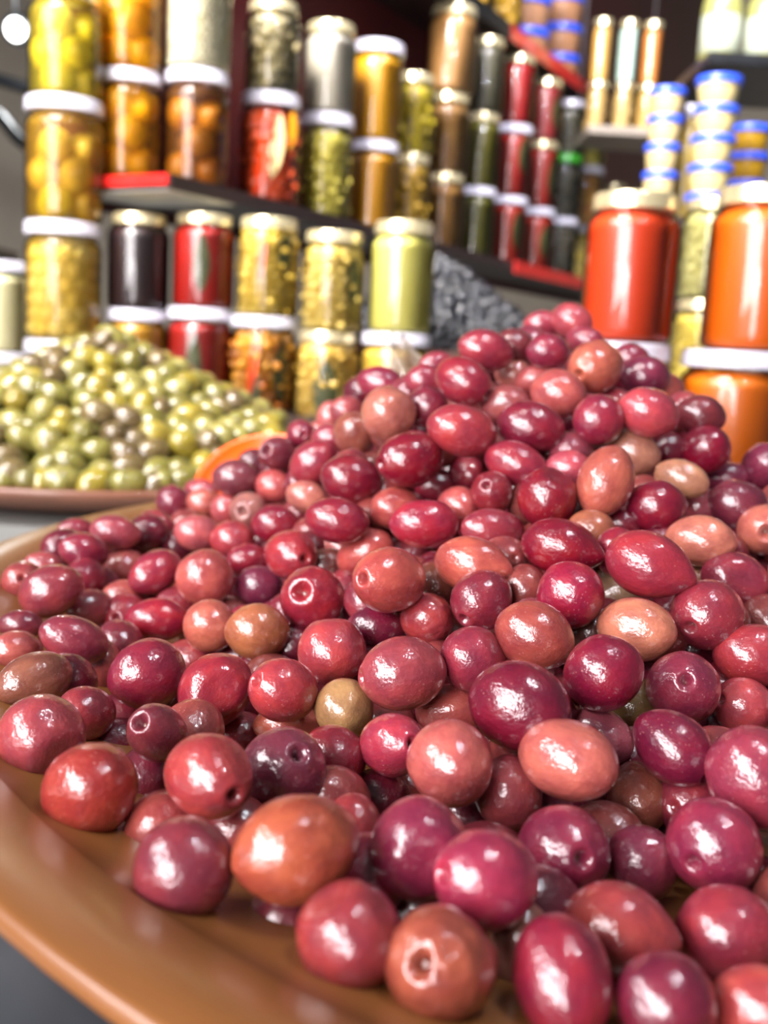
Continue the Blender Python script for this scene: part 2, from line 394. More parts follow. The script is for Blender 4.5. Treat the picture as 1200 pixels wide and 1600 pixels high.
# jars on the long shelf: columns (distance along the shelf, outward shift)
ZS = .3335
def col(t, out, items):
    z = ZS
    for (d, h, lid, c1, c2, label, kw) in items:
        p = shelf_pt(t, out, z); jar(tuple(p), d, h, lid, c1, c2, label, **kw); z += h + .0004
LU = lambda s, **k: dict(style='lumps', size=s, **k)
OR = (BALL, .021, ['f4b01c', 'eca418', 'f6ba28'], 'whole orange fruit in the lower white-lidded jar at the shelf end', 'oranges in the lower end jar', 'preserved_orange')
OR2 = (BALL, .022, ['f8b81c', 'f0ac14', 'f8c028'], 'whole orange fruit in the upper jar at the shelf end', 'oranges in the upper end jar', 'preserved_orange')
BR = (BALL, .020, ['b8741e', 'a86018', 'c07c24'], 'amber pickled fruit in the brown jar on the shelf', 'amber fruit in the brown jar', 'preserved_orange')
col(.050, -.060, [(.078, .128, 'w', 'd8960f', 'b87c10', 'white-lidded jar of oranges at the shelf end', dict(style='fruit', fruit=OR)),
                  (.078, .150, 'w', 'e8a414', 'c08410', 'upper jar of oranges at the shelf end, cut by frame top', dict(style='fruit', fruit=OR2))])
col(.108, -.002, [(.080, .138, 'w', '8a5420', '6c3e18', 'brown jar of amber fruit with white lid on the shelf', dict(style='fruit', fruit=BR)),
                  (.080, .150, 'w', 'f0ead0', 'ddd4b0', 'jar of cream-white grains on the shelf', LU(.0045, scale=200))])
col(.262, .000, [(.082, .146, 'w', 'd8562a', 'b8401c', 'jar of orange-red pepper strips with white ridged lid', LU(.011, leaf=((.15, .22, .80, .010, 'e0c890'), (-.35, .06, .6, .012, 'ee4a18'), (.6, .5, .85, .010, 'd8901c')))),
                 (.074, .118, 'g', 'b8a878', '141614', 'dark jar of black and cream pieces with gold lid', LU(.012, scale=24))])
col(.408, .000, [(.080, .150, 'w', 'c8bc58', 'a89a38', 'jar of yellow-green vegetable lumps with white lid', LU(.011)),
                 (.078, .128, 'g', 'b0a898', '9c9488', 'jar of pale grey grains with gold lid', dict(scale=220))])
col(.548, .000, [(.082, .138, 'w', 'c88c0c', 'b07c0a', 'lower jar of smooth orange-yellow preserve', {}),
                 (.084, .150, 'w', 'd29a10', 'c08a0c', 'upper jar of smooth orange-yellow preserve with white lid', {})])
col(.676, .000, [(.074, .142, 'g', 'c09a30', '9a7820', 'lower jar of golden chunks beside the orange preserve', LU(.011)),
                 (.074, .130, 'g', 'c2ac26', 'a08e1c', 'upper jar of yellow-green chunks beside the orange preserve', LU(.011))])
col(.812, .000, [(.080, .132, 'g', '946a2c', '7a5420', 'lowest brown grain jar of its stack on the shelf', LU(.005)),
                 (.080, .140, 'g', '987036', '805a28', 'middle brown grain jar of its stack on the shelf', LU(.005)),
                 (.090, .148, 'g', 'b08450', '9a7040', 'wide tan jar crowning the brown stack', dict(scale=120))])
col(.960, .000, [(.076, .130, 'w', '5c5812', '46440e', 'lowest dark green olive jar of its stack', dict(scale=20)),
                 (.076, .138, 'g', '66601a', '504a12', 'middle dark green olive jar of its stack', dict(scale=20)),
                 (.076, .138, 'g', '5a5440', '484434', 'top grey-green jar of the dark green stack', dict(scale=30))])
col(1.118, .000, [(.084, .136, 'w', 'a0200e', '7c160a', 'lowest red jar with leaf in the first red stack', dict(leaf=((.5, .2, .8, .012),))),
                  (.084, .142, 'w', '9e1a10', '7c120c', 'middle red jar with leaf in the first red stack', dict(leaf=((.6, .3, .85, .013),))),
                  (.080, .136, 'g', 'a01818', '7c1010', 'top bright red jar of the first red stack', {})])
col(1.286, .000, [(.084, .136, 'w', '9c2612', '78180c', 'lowest red jar of the second red stack', dict(leaf=((.5, .2, .75, .014),))),
                  (.084, .142, 'g', '8e1c10', '70140c', 'middle red jar of the second red stack', dict(leaf=((.7, .1, .8, .014),))),
                  (.078, .130, 'g', '92282a', '741c1c', 'top red jar of the second red stack', dict(leaf=((.6, .2, .75, .010),)))])
col(1.446, .000, [(.082, .136, 'w', '3c3420', '2a2618', 'lowest dark mixed jar beside the red stacks', LU(.012)),
                  (.082, .142, 'n', '34301e', '242016', 'dark jar with bright green lid on the shelf', LU(.012)),
                  (.080, .120, 'w', '4c4838', '34301e', 'top dark jar with white lid beside the red stacks', LU(.012))])
col(1.60, .000, [(.088, .136, 'w', 'b09a48', '8c7a30', 'lowest yellow vegetable jar near the shelf end', LU(.011)),
                  (.088, .142, 'w', 'a88c3c', '9c5428', 'middle yellow and red vegetable jar near the shelf end', LU(.011)),
                  (.084, .130, 'g', 'b0a048', '888034', 'top yellow-green vegetable jar near the shelf end', LU(.011))])
col(1.830, .000, [(.080, .136, 'g', 'b89c50', '947a38', 'lower tan vegetable jar left of the red relish jar', LU(.010)),
                  (.080, .136, 'g', 'b4924a', '8c7034', 'upper tan vegetable jar left of the red relish jar', LU(.010))])
col(2.020, .000, [(.080, .136, 'g', 'bca45a', '98803c', 'lower straw-coloured jar behind the red relish jar', LU(.010)),
                  (.080, .136, 'g', 'b89c50', '947a38', 'upper straw-coloured jar behind the red relish jar', LU(.010))])
# upper shelf
ZS = .7755
col(.96, -.045, [(.105, .150, 'w', 'b08a20', '94701c', 'amber jar on the high shelf beside brown tubs', LU(.014))])
col(1.10, -.045, [(.100, .150, 'w', 'b8921e', '94701c', 'golden jar on the high shelf beside brown tubs', LU(.014))])

# tubs with blue lids
def tub_meshes():
    b = lathe('tub_body', [(0, 0), (.76, 0), (.80, .02), (.95, .80), (.95, .84)], 32)
    l = lathe('tub_lid', [(.96, .74), (1.04, .75), (1.05, .80), (1.05, .96), (1.03, 1.0), (.97, 1.0), (.95, .97), (0, .97)], 32)
    return b, l
TB, TL = tub_meshes()
def tub(loc, d, h, hexc, label, group=None):
    t = empty('plastic_tub', loc); tag(t, label, 'tub', group)
    b = link('tub_body', TB, t); l = link('tub_lid', TL, t, M_BLUE)
    for o in (b, l): o.scale = (d / 2, d / 2, h)
    if not TB.materials: TB.materials.append(None)
    b.material_slots[0].link = 'OBJECT'; b.material_slots[0].material = cmat(hexc, hexc, 60)
    return t
ORD = ['lowest', 'second', 'third', 'fourth', 'fifth', 'topmost']
def tubstack(loc, n, d, h, hexc, what):
    for k in range(n):
        o = 'topmost' if k == n - 1 else ORD[k]
        tub((loc[0], loc[1], loc[2] + k * (h + .0005)), d, h, hexc, '%s blue-lidded tub %s' % (o, what))
tubstack(shelf_pt(1.26, -.045, .7755), 3, .098, .066, 'a87c5c', 'of the nearer brown stack on the high shelf')
tubstack(shelf_pt(1.47, -.045, .7755), 3, .098, .066, 'a87a58', 'of the farther brown stack on the high shelf')

# ------------------------------------------------------------------ stand at the right behind the red jars
def at(px, py, d): return EYE + (FW + CR * ((px - 600) / FPX) - CU * ((py - 800) / FPX)) * d
SX = at(1100, 325, 1.62)
stand = empty('display_stand', (SX.x, SX.y, 0)); tag(stand, 'dark display stand behind the red and orange relish jars', 'stand')
link('stand_board', box('stand_board', (-.12, -.075, .349), (.30, .20, .3665), .002), stand, M_SHELFDARK)
for lx in (-.105, .285):
    for ly in (-.06, .185): link('stand_post', box('stand_post', (lx - .012, ly - .012, .0), (lx + .012, ly + .012, .349)), stand, M_SHELFDARK)
def onstand(px, d):
    p = at(px, 325, d); return (p.x, p.y, .367)
tubstack(onstand(1027, 1.69), 5, .056, .043, 'c4b07c', 'of the cream stack beside the oil bottle')
tubstack(onstand(1104, 1.61), 5, .066, .043, 'cbb980', 'of the cream stack nearest the red relish')
tubstack(onstand(1160, 1.74), 4, .066, .044, 'b48a1c', 'of the amber stack at the frame edge')
def bottle(loc, d, h, hexc, capm, label, labelhex=None, name='oil_bottle'):
    b = empty(name, loc); tag(b, label, 'bottle'); r = d / 2
    link('bottle_body', lathe('bottle_body', [(0, 0), (r * .92, 0), (r, h * .02), (r, h * .62), (r * .92, h * .70), (r * .45, h * .80), (r * .36, h * .84), (r * .36, h * .93)], 28), b, cmat(hexc, hexc, 20))
    link('bottle_cap', lathe('bottle_cap', [(r * .42, h * .90), (r * .46, h * .905), (r * .46, h * .99), (r * .40, h), (0, h)], 24), b, capm)
    if labelhex: link('paper_label', lathe('paper_label', [(r * 1.004, h * .15), (r * 1.012, h * .151), (r * 1.012, h * .52), (r * 1.004, h * .521)], 28), b, cmat(labelhex, labelhex, 30))
    return b
bottle(onstand(1066, 1.73), .044, .205, '7a6410', M_LIDW, 'tall olive-oil bottle with white cap between cream tub stacks')

# black shelf above with green-and-white bottles
bs = empty('black_shelf', (.565, 1.95, 0)); tag(bs, 'black bracketed shelf board above the cream tubs', 'shelf')
link('shelf_board', box('shelf_board', (-.055, -.10, .655), (.34, .20, .675), .002), bs, M_BLACKP)
link('shelf_bracket', box('shelf_bracket', (.19, -.09, .0), (.215, -.06, .655)), bs, M_BLACKP)
link('shelf_bracket', box('shelf_bracket', (.19, .16, .0), (.215, .19, .655)), bs, M_BLACKP)
for k, (bx_, by_, what) in enumerate(((.560, 1.97, 'first'), (.640, 1.97, 'second'), (.715, 1.98, 'third'))):
    bottle((bx_, by_, .6755), .070, .170, '8c8c50', M_LIDW, '%s pale bottle with green and white label along the black shelf' % what, 'a4ac98', 'squeeze_bottle')

# white-edged grey board with slim jars, far right of the shelves
gb = empty('grey_shelf', (.49, 2.42, 0)); tag(gb, 'grey shelf board with white edge and slim jars', 'shelf')
link('shelf_board', box('shelf_board', (-.092, -.09, .630), (.075, .095, .647), .001), gb, M_SHELFGREY)
link('white_edging', box('white_edging', (.0755, -.09, .626), (.084, .095, .653)), gb, M_WHITE)
for hx_ in (-.088, .070): link('hanger_rod', box('hanger_rod', (hx_ - .002, .088, .647), (hx_ + .002, .092, 1.9)), gb, M_SHELFDARK)
for k, (jx, jy, c1, c2, top, t1) in enumerate(((.428, 2.42, 'c4a468', 'a48448', 'c89c50', 'leftmost'), (.487, 2.42, 'c8ac70', 'a88c50', 'b9cfc4', 'middle'), (.540, 2.42, 'cca860', 'a8843c', 'c8803c', 'rightmost'))):
    jar((jx, jy, .6475), .050, .108, 'g', c1, c2, 'lower slim jar of the %s stack on the grey shelf' % t1, name='slim_jar', style='lumps', size=.007)
    jar((jx, jy, .7559), .046, .132, 'g', top, top, 'upper slim jar of the %s stack on the grey shelf' % t1, name='slim_jar')

# relish jars standing on a step just behind the pink olives
tag(link('display_step', box('display_step', (.15, .872, .0), (.42, .985, .0275), .002), mat=M_STEP), 'dark wooden step under the red and orange relish jars', 'step')
jar((.2030, .925, .0280), .086, .136, 'w', 'd8441a', 'b83410', 'lower red relish jar, almost hidden by the pink olives', scale=160)
jar((.2045, .925, .1643), .081, .126, 'g', 'e04c20', 'bc3410', 'big red relish jar with gold lid above the pile summit', scale=160)
jar((.3060, .918, .0280), .098, .134, 'w', 'd8700e', 'c0600a', 'lower orange relish jar with white lid, right of the pile', scale=160)
jar((.3160, .918, .1623), .090, .138, 'g', 'e06a10', 'c8580a', 'upper orange relish jar with gold lid at the frame edge', scale=160)
# pale stack seen in the gap between them
for k in range(3):
    jar((.358, 1.20, .0005 + k * .1105), .074, .110, 'g', ['cdb848', 'd2bc54', 'b8b070'][k], ['ad9830', 'b09a38', '969054'][k],
        '%s pale yellow jar in the gap between red and orange relish' % ['bottom', 'middle', 'top'][k], style='lumps', size=.006)

# far left: dim jars by the wall, lamp, hose
ls = empty('side_shelf', (-1.02, 2.3, 0)); tag(ls, 'dim far shelf of dark jars by the grey wall', 'shelf')
link('shelf_board', box('shelf_board', (-.5, -.08, .30), (.16, .08, .315)), ls, M_SHELFGREY)
link('shelf_board', box('shelf_board', (-.5, -.08, .06), (.16, .08, .075)), ls, M_SHELFGREY)
link('shelf_post', box('shelf_post', (.13, -.07, -.9), (.16, .07, .30)), ls, M_SHELFDARK)
link('shelf_post', box('shelf_post', (-.5, -.07, -.9), (-.47, .07, .30)), ls, M_SHELFDARK)
for k, (jx, jz, c, la) in enumerate(((-.925, .3155, '5a4e5e', 'upper dark jar with gold lid'), (-1.02, .3155, '6a2a20', 'upper rust jar'), (-.925, .0755, '4a1410', 'lower dark red jar'), (-1.02, .0755, '5c1a14', 'lower maroon jar'))):
    jar((jx, 2.29, jz), .075, .13, 'g', c, c, '%s on the dim far shelf' % la)
jar((-.512, 1.36, .0005), .09, .115, 'w', 'e6dfb4', 'd8cf9c', 'lower cream jar at the left frame edge')
jar((-.512, 1.36, .1159), .09, .115, 'w', 'ebe4bc', 'ddd5a4', 'upper cream jar at the left frame edge')
lp = at(24, 46, 3.4)
lamp = empty('spot_lamp', lp); tag(lamp, 'lit white spot lamp hanging before the grey wall', 'lamp')
me, nt_, b_, N_, L_ = new_mat('lamp_glow'); b_.inputs['Emission Color'].default_value = (0.95, 1.0, 1.0, 1); b_.inputs['Emission Strength'].default_value = 9.0
link('lamp_lens', lathe('lamp_lens', [(0, 0), (.034, 0), (.034, .008), (0, .012)], 28), lamp, me).rotation_euler = (-1.25, 0, -.15)
link('lamp_housing', lathe('lamp_housing', [(.035, .002), (.042, .002), (.050, .01), (.050, .05), (.03, .10), (0, .10)], 28), lamp, M_BLACKP).rotation_euler = (-1.25, 0, -.15)
bulb('spot_lamp_light', lp + Vector((.03, -.12, -.03)), 14, (0.97, 1.0, 1.0), 0.05)
link('lamp_rod', lathe('lamp_rod', [(.006, .05), (.006, 1.1)], 10), lamp, M_BLACKP)
def tube(name, pts, r, mat, seg=12):
    P = [Vector(p) for p in pts]; v, f = [], []
    for i, p in enumerate(P):
        d = (P[min(i + 1, len(P) - 1)] - P[max(i - 1, 0)]).normalized(); a = d.cross(Vector((0, 1, .2))).normalized(); b = d.cross(a)
        for k in range(seg): v.append(p + (a * math.cos(2 * math.pi * k / seg) + b * math.sin(2 * math.pi * k / seg)) * r)
    for i in range(len(P) - 1):
        for k in range(seg): f.append((i * seg + k, i * seg + (k + 1) % seg, (i + 1) * seg + (k + 1) % seg, (i + 1) * seg + k))
    return link(name, mesh(name, v, f), mat=mat)
tag(tube('wall_hose', [at(-60, 110, 3.6), at(0, 125, 3.6), at(50, 140, 3.6), at(95, 160, 3.6)], .022, M_BLACKP), 'dark hose running along the grey wall, upper', 'hose')
tag(tube('wall_hose', [at(-40, 160, 3.4), at(5, 185, 3.4), at(28, 215, 3.4), at(60, 240, 3.4)], .025, M_BLACKP), 'dark hose bending down the grey wall, lower', 'hose')

# ------------------------------------------------------------------ bowls and plates
bowl = link('olive_bowl', lathe('olive_bowl', [(0, .004), (.20, .004), (.215, 0), (.23, 0), (.245, .004), (.33, .018), (.385, .032), (.3965, .037), (.399, .040), (.3985, .0425), (.396, .0435), (.374, .0408), (.3722, .0390)] +
    [(.399 - .0275 - .105 * t, .018 + .0208 * (1 - t) ** 2) for t in [i / 14 for i in range(1, 15)]] + [(.14, .018), (0, .018)], 160), mat=M_BOWL)
bowl.location = (.205, .465, 0); tag(bowl, 'wide shallow brown glazed bowl holding the pink olives', 'bowl')
plate = link('olive_plate', lathe('olive_plate', [(0, 0), (.16, 0), (.17, .004), (.205, .012), (.228, .022), (.232, .028), (.229, .031), (.224, .030), (.20, .022), (.16, .018), (0, .018)], 96), mat=M_PLATE)
GC = Vector((-.272, .985, 0)); plate.location = GC; tag(plate, 'dark brown clay plate under the green olives', 'plate')
bp_ = link('olive_plate', lathe('olive_plate', [(0, 0), (.15, 0), (.16, .004), (.195, .016), (.205, .022), (.205, .028), (.198, .030), (.18, .022), (.14, .016), (0, .016)], 96), mat=M_PLATE)
BCN = Vector((.062, 1.585, .118)); bp_.location = BCN; tag(bp_, 'brown plate under the black olive heap', 'plate')
tag(link('upturned_crate', box('upturned_crate', (-.05, 1.47, 0), (.18, 1.70, .1175), .004), mat=M_BLACKP), 'black crate propping up the black olive plate', 'crate')
tubb = link('shallow_tub', lathe('shallow_tub', [(0, .0), (.085, .0), (.098, .018), (.103, .019), (.104, .021), (.101, .022), (.096, .021), (.082, .004), (0, .004)], 64), mat=plain('slate_plastic', '22272c', 0.35, coat=0.2))
tubb.location = (-.130, .130, .0); tag(tubb, 'dark slate shallow tub beside the brown bowl', 'tub')
# orange bowl leaning behind the ridge of pink olives
OBL = at(412, 762, .665)
ob = empty('plastic_bowl', OBL); ob.rotation_euler = (math.radians(42), math.radians(-8), 0); tag(ob, 'bright orange plastic bowl peeking over the olive ridge', 'bowl')
link('bowl_wall', lathe('bowl_wall', [(0, -.020), (.024, -.020), (.036, -.014), (.0445, -.002), (.0465, .0), (.047, .0015), (.0455, .003), (.0428, .001), (.0400, -.0035)], 64), ob, M_ORANGE)
link('bowl_inside', lathe('bowl_inside', [(.0399, -.0036), (.036, -.008), (.026, -.014), (0, -.016)], 64), ob, plain('pale_bowl_inside', 'e8c078', 0.4, coat=0.3))
# scrap of clear plastic standing behind the ridge
v, f = [], []; base = at(655, 600, .665)
for i in range(7):
    for k in range(5):
        a = i / 6; q = Vector(((a - .5) * .034 * (1.1 - k * .2) - .004 * k, .006 * math.sin(i * 2.1 + k), (k * .0072 if k else -.035) + .004 * math.sin(i * 1.7)))
        v.append(base + q)
for i in range(6):
    for k in range(4): f.append((i * 5 + k, i * 5 + 5 + k, i * 5 + 6 + k, i * 5 + 1 + k))
tag(link('plastic_bag', mesh('plastic_bag', v, f), mat=M_FILM), 'crumpled clear plastic bag tip behind the olive ridge', 'bag')

# ------------------------------------------------------------------ olives
def olive_mesh(name, kind, seed, seg=40, rings=30):
    """stem end at +Z with its dimple, blunt or pointed tip at -Z"""
    rnd = random.Random(seed); off = Vector((rnd.uniform(-50, 50), rnd.uniform(-50, 50), rnd.uniform(-50, 50)))
    hole = dict(n=(.10, .13, .012), p=(.08, .12, .01), s=(.10, .13, .012), d=(.10, .13, .012), w=(.14, .17, .02), h=(.30, .125, .030), r=(.38, .20, .055), k=(.50, .15, .0))[kind]
    dents = []
    if kind == 'd':
        for q in range(1):
            dents.append((Vector((1, rnd.uniform(-.25, .25), rnd.uniform(-.25, .1))).normalized(), .15, .44))
    elif rnd.random() < .5:
        dents.append((Vector((rnd.uniform(-1, 1), rnd.uniform(-1, 1), rnd.uniform(-.6, .6))).normalized(), .05, .4))
    tip = {'p': .11}.get(kind, rnd.uniform(0, .05)); egg = rnd.uniform(-.06, .06); sq = rnd.uniform(.0, .06)
    v, f = [], []
    for i in range(rings + 1):
        u = i / rings
        t = math.pi * (u - .055 * math.sin(2 * math.pi * u)) if True else math.pi * u
        t = math.pi * (u ** 1.25 if u < 1 else 1)            # finer rings round the stem
        rr = math.sin(t); z = math.cos(t)
        for k in range(seg):
            a = 2 * math.pi * k / seg
            p = Vector((rr * math.cos(a), rr * math.sin(a), z))
            R_ = (rr * (1 + egg * z)) * (1 + sq * (1 - z * z))
            Z_ = z
            if z < 0: Z_ -= tip * math.exp(-(rr / .38) ** 2); R_ *= 1 - tip * .55 * max(0, -z) ** 2
            if z > 0:
                irr = 1 + (.5 if kind == 'k' else .22) * noise.noise(off + p * 3)
                Z_ += -hole[0] * math.exp(-(rr / (hole[1] * irr)) ** 2) + hole[2] * math.exp(-((rr - hole[1] * 2.1) / (hole[1] * .8)) ** 2)
            q = Vector((R_ * math.cos(a), R_ * math.sin(a), Z_))
            d = .035 * noise.noise(off + p * .9) + .010 * noise.noise(off + p * 2.3)
            if kind in 'wk':
                wv = noise.noise(off + Vector((p.x * 4.2, p.y * 4.2, p.z * 1.4)))
                d += (-.09 if kind == 'k' else -.055) * max(0, 1 - abs(wv) * 5) * max(0, .35 + noise.noise(off * 1.7 + p * 1.1))
            for dv, amt, wd in dents:
                ang = (p - dv).length; d -= amt * math.exp(-(ang / wd) ** 2) - amt * .35 * math.exp(-((ang - wd * 1.5) / (wd * .5)) ** 2)
            q *= 1 + d
            v.append(q)
    for i in range(rings):
        for k in range(seg):
            k2 = (k + 1) % seg; f.append((i * seg + k, (i + 1) * seg + k, (i + 1) * seg + k2, i * seg + k2))
    m = mesh(name, v, f); return m

VAR = {}
def variants(kind, n):
    if kind not in VAR: VAR[kind] = [olive_mesh('olive', kind, 100 + 17 * i + ord(kind)) for i in range(n)]
    return VAR[kind]
SCAR = lathe('stem_scar', [(0, .0), (.07, .004), (.095, -.004), (.10, -.02)], 14)
SCAR.materials.append(M_SCAR)

